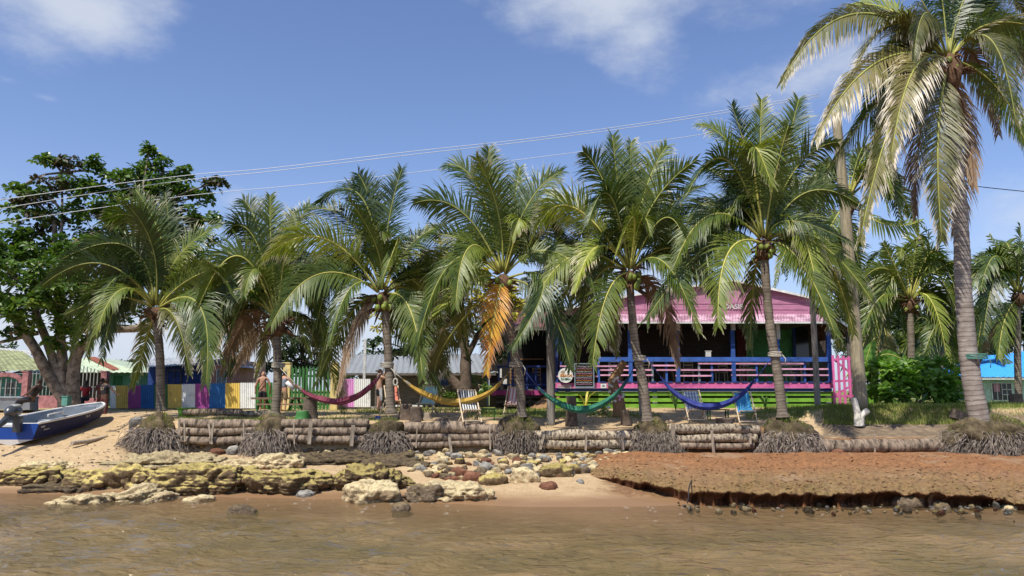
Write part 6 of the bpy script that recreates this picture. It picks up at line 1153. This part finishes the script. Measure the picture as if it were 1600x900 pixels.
# ------------------------------------------------------------------ boat
def boat():
    s0 = gp(47, 697); s1 = gp(172, 657)-Vector((0, 0, .25)); ax = (s1-s0); Lh = Vector((ax.x, ax.y, 0)).length; yaw = math.atan2(ax.y, ax.x); pitch = math.atan2(ax.z, Lh)
    yv = Vector((math.cos(yaw)*math.cos(pitch), math.sin(yaw)*math.cos(pitch), math.sin(pitch))); xv = Vector((math.sin(yaw), -math.cos(yaw), 0)); zv = xv.cross(yv)
    Lb = Lh*1.12; hw0 = .92; org = s0-xv*hw0*.72
    root = empty('motor_boat', org, 'open navy-blue fibreglass boat with white bottom and outboard motor pulled up on the sand', 'boat')
    root.rotation_euler = Matrix((xv, yv, zv)).transposed().to_euler()
    M['navyhull'] = mat('navy_gelcoat', (.008, .014, .075), rough=.6, var=.35, scale=5, bump=0, spec=.25); M['bluehull'] = mat('blue_gelcoat', (.012, .055, .27), rough=.4, var=.1, bump=0); M['whitehull'] = mat('white_gelcoat', (.68, .66, .62), rough=.35, var=.15, bump=0); M['greyin'] = mat('grey_boat_inside', (.24, .27, .30), rough=.6, var=.25, bump=.1)
    def sec(t):
        hw = hw0*(1-max(0, (t-.35)/.65)**2.6)**.75 if t < 1 else .0; hw = max(hw, .03); kz = .30*max(0, (t-.72)/.28)**2; cz = .20+.32*t**2.2; sz = .70+.14*t*t; yb = Lb*t
        return [(0, yb-.22*0, kz), (hw*.80, yb, cz), (hw*.9, yb+.06*t, cz+(sz-cz)*.5), (hw, yb+.10*t, sz)], hw
    T = [i/26 for i in range(27)]
    def lay(name, i0, i1, m, inset=0):
        mb = MB()
        for a, b_ in zip(T, T[1:]):
            A, B = sec(a)[0], sec(b_)[0]
            for i in range(i0, i1):
                for s in (1, -1):
                    q = [A[i], B[i], B[i+1], A[i+1]]; mb.poly([(s*x, y, z) for x, y, z in (q if s > 0 else q[::-1])], 0, smooth=True)
        return mb.build(name, m, root, 'local')
    lay('hull_bottom', 0, 1, M['whitehull']); lay('hull_side', 1, 3, M['navyhull'])
    mb = MB(); fl = .26
    for a, b_ in zip(T, T[1:]):
        A, B = sec(a)[0][3], sec(b_)[0][3]; A2, B2 = (max(A[0]-.07, 0), A[1], A[2]+.0), (max(B[0]-.07, 0), B[1], B[2])
        fa, fb = (A2[0]*.86, a*Lb*.93, fl+.3*a*a), (B2[0]*.86, b_*Lb*.93, fl+.3*b_*b_)
        for s in (1, -1):
            mb.poly([(s*x, y, z) for x, y, z in (A2, B2, fb, fa)][::s], 0, smooth=True)
        mb.poly([(-fa[0], fa[1], fa[2]), (fa[0], fa[1], fa[2]), (fb[0], fb[1], fb[2]), (-fb[0], fb[1], fb[2])])
    mb.build('inside', M['greyin'], root, 'local')
    mb = MB()
    for s in (1, -1): mb.tube([(s*max(p[0]-.03, 0), p[1], p[2]+.01) for p in [sec(t)[0][3] for t in T]], .042, 8)
    mb.build('gunwale', M['whitehull'], root, 'local')
    S = sec(0)[0]; mb = MB(); low = .14
    mb.poly([(-S[1][0], -.003, S[1][2]), (S[1][0], -.003, S[1][2]), (S[3][0], -.003, S[3][2]), (.36, -.003, S[3][2]), (.26, -.003, S[3][2]-low), (-.26, -.003, S[3][2]-low), (-.36, -.003, S[3][2]), (-S[3][0], -.003, S[3][2])]); mb.poly([(x, .045, z) for x, y, z in [(-S[3][0], 0, S[3][2]), (-.36, 0, S[3][2]), (-.26, 0, S[3][2]-low), (.26, 0, S[3][2]-low), (.36, 0, S[3][2]), (S[3][0], 0, S[3][2]), (S[1][0], 0, S[1][2]), (-S[1][0], 0, S[1][2])]])
    mb.build('transom', M['bluehull'], root, 'local'); mb = MB(); mb.poly([(-S[1][0], -.004, S[1][2]), (0, -.004, 0), (S[1][0], -.004, S[1][2])]); mb.build('transom_bottom', M['whitehull'], root, 'local')
    mb = MB(); mb.box((-.78, .35, .55), (.78, .85, .62)); mb.build('rear_seat', M['whitehull'], root, 'local'); mb = MB(); mb.box((-.74, Lb*.5, .45), (.74, Lb*.5+.3, .5)); mb.build('bench', M['greyin'], root, 'local')
    mb = MB(); mb.box((-.6, Lb*.72, .55), (.6, Lb*.72+.06, .85)); mb.build('bulkhead', M['greyin'], root, 'local')
    mb = MB(); mb.tube([(.86, .55, .84), (.86, .55, .92), (.86, 1.35, .94), (.86, 1.35, .86)], .018, 8); mb.build('grab_rail', M['whitehull'], root, 'local')
    M['motor'] = mat('dark_motor_cowl', (.045, .05, .055), rough=.25, var=.1, bump=0, spec=.6)
    mo = MB(); mo.blob((.30, -.30, 1.12), (.20, .34, .20), amp=.06, sub=3); o = mo.build('outboard_motor', M['motor'], root, 'local')
    mb = MB(); mb.blob((.30, -.22, 1.27), (.16, .24, .07), amp=.03, sub=3); mb.build('cowl_cap', M['metalbar'], o, 'local'); mb = MB(); mb.tube([(.30, -.40, 1.02), (.30, -.85, .80), (.30, -1.2, .62)], [.14, .09, .07], 10); mb.build('drive_leg', M['motor'], o, 'local')
    mb = MB(); mb.blob((.30, -1.25, .55), (.06, .12, .16), amp=0); 
    for k in range(3): a = k*2.094; mb.poly([(.30, -1.32, .45), (.30+.13*math.cos(a-.4), -1.34, .43+.12*math.sin(a-.4)), (.30+.14*math.cos(a+.3), -1.28, .46+.14*math.sin(a+.3))])
    mb.build('propeller', M['motor'], o, 'local'); mb = MB(); mb.box((.18, -.16, .45), (.42, -.01, .95)); mb.build('clamp_bracket', M['motor'], o, 'local')
    def side_text(s, t, size, dz, nm_='hull_lettering'):
        S_ = sec(t)[0]; S2 = sec(t+.02)[0]; p = Vector(S_[2]).lerp(Vector(S_[3]), dz); d = (Vector(S2[3])-Vector(S_[3])).normalized(); up_ = (Vector(S_[3])-Vector(S_[2])).normalized(); n_ = d.cross(up_).normalized(); up2 = n_.cross(d).normalized()
        o = txt(nm_, s, (0, 0, 0), size, M['whitehull'], None, ext=.002); o.parent = root; o.location = p+n_*.018; o.rotation_euler = Matrix((d, up2, n_)).transposed().to_euler()
    side_text('Capt. Joe', .86, .17, .45); side_text('P.L B', .54, .13, .5); side_text('YAM', .05, .10, .5); side_text('Outboards', .10, .07, .1)
    return root
boat()
b2 = empty('grey_boat', at(10, 640, 33), 'grey open boat lying behind the blue boat at the left edge', 'boat'); mb = MB(); ring = []
for k in range(12):
    t = k/11; x = -90+150*t; hgt = 18*(1-.2*t); w_ = 10*(1-max(0, (t-.5)*2)**3)
    ring.append([at(x, 621, 31.5), at(x, 640, 31.6), at(x, 640, 33.2), at(x, 621, 33.3)] if w_ > 1 else [at(x, 621, 32.3), at(x, 640, 32.3), at(x, 640, 32.5), at(x, 621, 32.5)])
for A, B in zip(ring, ring[1:]):
    for i in range(3): mb.poly([A[i], B[i], B[i+1], A[i+1]], 0, smooth=False)
mb.build('hull', M['greyin'], b2); mb = MB(); mb.tube([r_[0] for r_ in ring], .04, 6); mb.tube([r_[3] for r_ in ring], .04, 6); mb.build('gunwale', M['greyin'], b2)
bn = empty('green_bin', at(79, 633, 31), 'dark green plastic crate tied to the broadleaf trunk beside the boat', 'crate'); part('body', M['teal'], bn, (96, 105, 620, 634, 30.6, .3)); part('rim', M['teal'], bn, (95.5, 105.5, 618.5, 620, 30.58, .34))

# ------------------------------------------------------------------ people
M['skin_tan'] = mat('sunburnt_skin', (.52, .28, .18), rough=.55, var=.12, bump=0); M['skin_pale'] = mat('pale_skin', (.58, .34, .24), rough=.55, var=.12, bump=0); M['skin_dark'] = mat('dark_skin', (.10, .055, .035), rough=.5, var=.15, bump=0)
M['k_black'] = paint('black_cloth', (.018, .018, .022)); M['k_grey'] = paint('grey_blue_cloth', (.22, .25, .31)); M['k_khaki'] = paint('khaki_cloth', (.25, .18, .10)); M['k_white'] = paint('white_cloth', (.7, .7, .7)); M['k_maroon'] = paint('dark_maroon_cloth', (.10, .03, .025)); M['hair'] = mat('dark_hair', (.03, .02, .014), bump=.5); M['k_red'] = paint('red_cloth', (.45, .03, .03))
def skinned(name, verts, edges, radii, m, parent, sub=2):
    me = bpy.data.meshes.new(name); me.from_pydata([tuple(v) for v in verts], edges, []); o = bpy.data.objects.new(name, me); col.objects.link(o)
    md = o.modifiers.new('skin', 'SKIN'); 
    if not me.skin_vertices: me.skin_vertices.new() if hasattr(me.skin_vertices, 'new') else None
    bm = bmesh.new(); bm.from_mesh(me); ly = bm.verts.layers.skin.verify()
    for v, r in zip(bm.verts, radii): v[ly].radius = r if isinstance(r, tuple) else (r, r); v[ly].use_root = (v.index == 0)
    bm.to_mesh(me); bm.free(); md.use_smooth_shade = True
    s = o.modifiers.new('sub', 'SUBSURF'); s.levels = sub; s.render_levels = sub
    bpy.context.view_layer.update(); dg = bpy.context.evaluated_depsgraph_get(); me2 = bpy.data.meshes.new_from_object(o.evaluated_get(dg)); bpy.data.objects.remove(o)
    me2.materials.clear(); me2.materials.append(m); me2.polygons.foreach_set('use_smooth', [True]*len(me2.polygons)); o2 = bpy.data.objects.new(name, me2); col.objects.link(o2); o2.parent = parent; return o2
def person(px, pbm, Y, lab, rz, skin, J, h=1.74, shorts=None, top=None, hair=None, trousers=None, lean=0):
    # joints in a 1.74 m body, x right, +y the way the person faces
    g = gp(px, pbm) if Y is None else at(px, pbm, Y); root = empty('person', g, lab, 'person'); root.rotation_euler.z = rz; k = h/1.74; root.scale = (k, k, k)
    D = dict(pel=(0, 0, .95), sp=(0, 0, 1.12), ch=(0, 0, 1.32), nb=(0, 0, 1.48), nk=(0, .01, 1.54), hd=(0, .03, 1.63), ht=(0, .02, 1.70), sl=(-.19, 0, 1.43), sr=(.19, 0, 1.43), el=(-.27, -.03, 1.14), er=(.27, -.03, 1.14), wl=(-.27, .08, .90), wr=(.27, .08, .90), hl=(-.09, 0, .90), hr=(.09, 0, .90), kl=(-.10, .02, .49), kr=(.10, .02, .49), al=(-.10, -.02, .09), ar=(.10, -.02, .09), tl=(-.12, .16, .035), tr=(.12, .16, .035)); D.update(J)
    D = {a: Vector(b) for a, b in D.items()}
    names = ['pel', 'sp', 'ch', 'nb', 'nk', 'hd', 'ht', 'sl', 'el', 'wl', 'sr', 'er', 'wr', 'hl', 'kl', 'al', 'tl', 'hr', 'kr', 'ar', 'tr']; ix = {n: i for i, n in enumerate(names)}
    ed = [('pel', 'sp'), ('sp', 'ch'), ('ch', 'nb'), ('nb', 'nk'), ('nk', 'hd'), ('hd', 'ht'), ('nb', 'sl'), ('sl', 'el'), ('el', 'wl'), ('nb', 'sr'), ('sr', 'er'), ('er', 'wr'), ('pel', 'hl'), ('hl', 'kl'), ('kl', 'al'), ('al', 'tl'), ('pel', 'hr'), ('hr', 'kr'), ('kr', 'ar'), ('ar', 'tr')]
    rd = dict(pel=(.15, .12), sp=(.135, .11), ch=(.16, .12), nb=(.10, .08), nk=(.058, .06), hd=(.082, .10), ht=(.06, .075), sl=.062, el=.043, wl=.028, sr=.062, er=.043, wr=.028, hl=.095, kl=.06, al=.038, tl=.035, hr=.095, kr=.06, ar=.038, tr=.035)
    body = skinned('body', [D[n] for n in names], [(ix[a], ix[b]) for a, b in ed], [rd[n] for n in names], M[skin], root)
    mb = MB(); vs0 = list(body.data.vertices)
    for w_, e_ in (('wl', 'el'), ('wr', 'er')):
        d = (D[w_]-D[e_]).normalized(); W = D[w_]; sx = d.cross(Vector((0, 1, 0)) if abs(d.y) < .8 else Z).normalized(); th = 1 if w_ == 'wl' else -1
        mb.tube([W-d*.02, W+d*.04, W+d*.085], [.024, .032, .028], 8, flat=.6)
        for q in range(4):
            o_ = sx*(q-1.5)*.018; l = [.062, .075, .07, .055][q]; a = W+d*.08+o_; mb.tube([a, a+d*l*.5+Vector((0, .006, 0)), a+d*l*.8+Vector((0, .022, 0))], [.0095, .009, .006], 6)
        a = W+d*.03+sx*th*.03; mb.tube([a, a+(d*.6+sx*th*.6).normalized()*.035, a+(d+sx*th*.3).normalized()*.06], [.011, .01, .007], 6)
    hd = D['hd']; f = Vector((0, 1, 0))
    mb.blob(hd+Vector((0, 0, .005)), (.078, .096, .115), amp=0, sub=3); mb.blob(hd+Vector((0, .098, -.01)), (.014, .018, .026), amp=0); 
    for s in (-1, 1): mb.blob(hd+Vector((s*.08, .0, -.005)), (.012, .02, .032), amp=0)
    b = len(body.data.vertices); bm = bmesh.new(); bm.from_mesh(body.data); nv = [bm.verts.new(v) for v in mb.v]
    for fc in mb.f:
        try: q = bm.faces.new([nv[i] for i in fc]); q.smooth = True
        except Exception: pass
    bm.to_mesh(body.data); bm.free()
    mb = MB()
    for s in (-1, 1): mb.blob(hd+Vector((s*.03, .09, .012)), (.012, .008, .008), amp=0)
    mb.build('eyes', M['black'], root, 'local'); mb = MB(); mb.blob(hd+Vector((0, .092, -.052)), (.024, .008, .007), amp=0); mb.build('mouth', M['k_maroon'], root, 'local')
    if hair: mb = MB(); mb.blob(hd+Vector((0, -.018, .035)), (.088, .097, .10), amp=.05, sub=3); mb.build('hair', M[hair], root, 'local')
    if shorts:
        mk, ext = shorts; P = [D['pel']+Vector((0, 0, .03)), D['pel']-Vector((0, 0, .05)), D['hl'], D['hl'].lerp(D['kl'], ext*.5), D['hl'].lerp(D['kl'], ext), D['hr'], D['hr'].lerp(D['kr'], ext*.5), D['hr'].lerp(D['kr'], ext)]
        skinned('shorts' if ext < 1.3 else 'trousers', P, [(0, 1), (1, 2), (2, 3), (3, 4), (1, 5), (5, 6), (6, 7)], [(.158, .13), (.16, .135), .112, .108, .10, .112, .108, .10], M[mk], root)
    if trousers:
        P = [D['pel']+Vector((0, 0, .03)), D['pel']-Vector((0, 0, .05))]+[x for s in 'lr' for x in (D['h'+s], D['k'+s], D['a'+s]+Z*.04)]
        skinned('trousers', P, [(0, 1), (1, 2), (2, 3), (3, 4), (1, 5), (5, 6), (6, 7)], [(.158, .13), (.16, .135), .11, .085, .07, .11, .085, .07], M[trousers], root)
    if top:
        P = [D['sp']-(D['sp']-D['pel'])*.6, D['sp'], D['ch'], D['nb']-Z*.02, D['nb'].lerp(D['sl'], .75), D['nb'].lerp(D['sr'], .75)]
        e = [(0, 1), (1, 2), (2, 3), (3, 4), (3, 5)]; rr_ = [(.16, .135), (.155, .13), (.172, .138), (.115, .1), .075, .075]
        if top[1]: P += [D['sl'].lerp(D['el'], .5), D['sr'].lerp(D['er'], .5)]; e += [(4, 6), (5, 7)]; rr_ += [.068, .068]
        skinned('top', P, e, rr_, M[top[0]], root)
    return root, D
PI = math.pi
p1, D = person(409, 645, 33.2, 'bald shirtless man in black shorts seen from behind, a strap across his back', .15, 'skin_tan', dict(el=(-.30, .0, 1.14), wl=(-.31, .10, .92), er=(.30, 0, 1.14), wr=(.30, .10, .9), al=(-.06, -.05, .09), kl=(-.08, .03, .49), tl=(-.08, .12, .035)), shorts=('k_black', .75))
mb = MB(); mb.tube([(.13, -.08, 1.47), (.04, -.155, 1.3), (-.08, -.16, 1.12), (-.16, -.10, .98)], .014, 6); mb.build('strap', M['black'], p1, 'local')
p2, D = person(442, 645, 33.0, 'man in a grey sleeveless top and khaki shorts holding a white roll', -.2, 'skin_tan', dict(er=(.33, .12, 1.2), wr=(.42, .30, 1.08), el=(-.30, .1, 1.15), wl=(-.2, .3, 1.15), hd=(.01, .05, 1.62)), shorts=('k_khaki', .95), top=('k_grey', False), hair='hair')
wr_ = MB(); a = at(448, 597, 32.7); b_ = at(459, 608, 32.7); wr_.tube([a, b_], [.09, .09], 14); tag(wr_.build('white_roll', M['k_white'], None, origin=a), 'white rolled towel held by the man in the grey top', 'towel')
p3, D = person(592, 643, 32.0, 'shirtless person in black shorts holding both hands to the face, left of the third palm', -1.0, 'skin_pale', dict(er=(.26, .26, 1.34), wr=(.12, .25, 1.55), el=(-.26, .26, 1.34), wl=(-.1, .25, 1.55)), h=1.72, shorts=('k_black', .7), hair='hair')
mb = MB(); mb.beam((.2, -.02, .98), (.24, -.02, .45), .1, .03); mb.build('hanging_cloth', M['k_white'], p3, 'local')
p4, D = person(161, 655, 31.2, 'dark-shirted person leaning with one arm stretched right at the boat bow', -.3, 'skin_dark', dict(er=(.40, .05, 1.22), wr=(.62, .08, 1.05), hd=(.06, .03, 1.62), el=(-.28, .1, 1.15), wl=(-.25, .3, 1.05)), h=1.62, top=('k_black', True), trousers='k_maroon', hair='hair')
txt('shirt_number', '07', (0, 0, 0), .2, M['brass'], p4, ext=.003).location = (0, -.152, 1.3)
p5, D = person(156, 655, 32.0, 'second dark figure in maroon partly behind the dark-shirted one at the boat bow', .3, 'skin_dark', dict(hd=(0, .05, 1.63)), h=1.66, top=('k_maroon', True), trousers='k_maroon', hair='hair')
p6, D = person(46, 652, 29.5, 'person in black leaning back against the big tree trunk behind the boat', 1.5, 'skin_dark', dict(pel=(0, 0, .72), sp=(0, -.1, .88), ch=(0, -.22, 1.04), nb=(0, -.28, 1.18), nk=(0, -.29, 1.24), hd=(0, -.28, 1.33), ht=(0, -.28, 1.40), sl=(-.19, -.25, 1.14), sr=(.19, -.25, 1.14), el=(-.27, -.1, .92), er=(.27, -.1, .92), wl=(-.2, .15, .82), wr=(.2, .15, .82), hl=(-.09, 0, .68), hr=(.09, 0, .68), kl=(-.1, .42, .62), kr=(.1, .42, .60), al=(-.1, .6, .22), ar=(.1, .62, .22), tl=(-.1, .75, .18), tr=(.1, .77, .18)), h=1.74, top=('k_black', True), trousers='k_black', hair='hair')
p7, D = person(132, 640, 35.5, 'person in a red shirt sitting behind the pink fence bars', PI, 'skin_dark', dict(pel=(0, 0, .5), sp=(0, 0, .68), ch=(0, 0, .88), nb=(0, 0, 1.04), nk=(0, .01, 1.10), hd=(0, .03, 1.19), ht=(0, .02, 1.26), sl=(-.19, 0, .99), sr=(.19, 0, .99), el=(-.27, .03, .72), er=(.27, .03, .72), wl=(-.2, .28, .6), wr=(.2, .28, .6), hl=(-.09, 0, .48), hr=(.09, 0, .48), kl=(-.12, .42, .48), kr=(.12, .42, .48), al=(-.12, .42, .09), ar=(.12, .42, .09), tl=(-.12, .55, .035), tr=(.12, .55, .035)), top=('k_red', True), trousers='k_black', hair='hair')

# ------------------------------------------------------------------ litter, froth and painted water sparkle
def litter():
    rnd = random.Random(55); mb = MB()
    for k in range(900):
        q = rnd.random()
        if q < .45: px, py = rnd.uniform(200, 1600), rnd.uniform(640, 668)
        elif q < .75: px, py = rnd.uniform(150, 1600), rnd.gauss(716, 5)
        else: px, py = rnd.uniform(0, 420), rnd.uniform(660, 730)
        g = gp(px, py); a = rnd.uniform(0, 6.28); l = rnd.uniform(.05, .35) if rnd.random() < .5 else rnd.uniform(.02, .1); d = Vector((math.cos(a), math.sin(a), rnd.uniform(-.05, .12)))
        p = g+Z*.015; r = rnd.uniform(.004, .012) if l > .1 else rnd.uniform(.01, .022)
        mb.tube([p, p+d*l*.5+Z*.01, p+d*l], [r, r, r*.5], 4, m=rnd.choice([0, 0, 1, 2]))
    tag(mb.build('beach_litter', [M['stake'], M['root'], M['fibre']]), 'scattered twigs, husk bits and dry leaf scraps on the sand', 'litter', kind='stuff')
litter()
def foam_sparkle():
    rnd = random.Random(56); mb = MB(); M['foam_sparkle'] = mat('foam_sparkle_white', (.75, .73, .66), rough=.6, var=.15, bump=0)  # white flecks: bits of froth plus sparkle painted onto the water
    for k in range(110):
        px = rnd.choice([rnd.uniform(200, 340), rnd.uniform(950, 1600), rnd.uniform(950, 1600), rnd.uniform(380, 760)]); sh = ip(px, SHORE); Y = sh-abs(rnd.gauss(.5, .7))-.1
        x = (px-800)/1200*Y; l = rnd.uniform(.01, .06); w_ = rnd.uniform(.004, .01); c = Vector((x, Y, .075)); pts = []
        for j in range(7): a = j*6.283/7; rr_ = rnd.uniform(.6, 1.1); pts.append(c+Vector((math.cos(a)*l*rr_, math.sin(a)*w_*2*rr_, 0)))
        b = len(mb.v); mb.poly(pts)
        mb.poly([p-Z*.02 for p in pts][::-1])
    tag(mb.build('foam_sparkle', M['foam_sparkle']), 'small white flecks of froth and painted sparkle on the water along the shore', 'foam_sparkle', kind='stuff')
foam_sparkle()
# ------------------------------------------------------------------ grass
rnd = random.Random(12); mb = MB()
def scatter(px0, px1, y0, y1, n, h, w_=.012, cond=None):
    for k in range(n):
        Y = rnd.uniform(y0, y1); px = rnd.uniform(px0, px1); x = (px-800)/1200*Y
        if cond and not cond(px, Y, x): continue
        blade(mb, Vector((x, Y, gz(x, Y)-.02)), rnd, h*rnd.uniform(.6, 1.3), w_)
patch = lambda px, Y, x: noise.noise(Vector((x*.8, Y*.8, 0)))+rnd.uniform(-.25, .25) > -.05
scatter(1160, 1620, 27.4, 30, 9000, .13); scatter(1180, 1650, 30, 36, 4000, .14, .02); scatter(285, 600, 25.4, 26.4, 3500, .10, .012, patch); scatter(730, 900, 27.5, 32, 3000, .14, .015, patch); scatter(925, 1030, 27.6, 30, 1200, .13, .013, patch); scatter(560, 760, 30, 36, 1500, .14, .02, patch); scatter(420, 620, 27, 34, 1500, .1, .015, patch); scatter(1280, 1500, 26.9, 28.0, 6500, .16, .013)
tag(mb.build('grass', M['grass']), 'short green grass and weeds growing on the sandy bank', 'grass', kind='stuff')
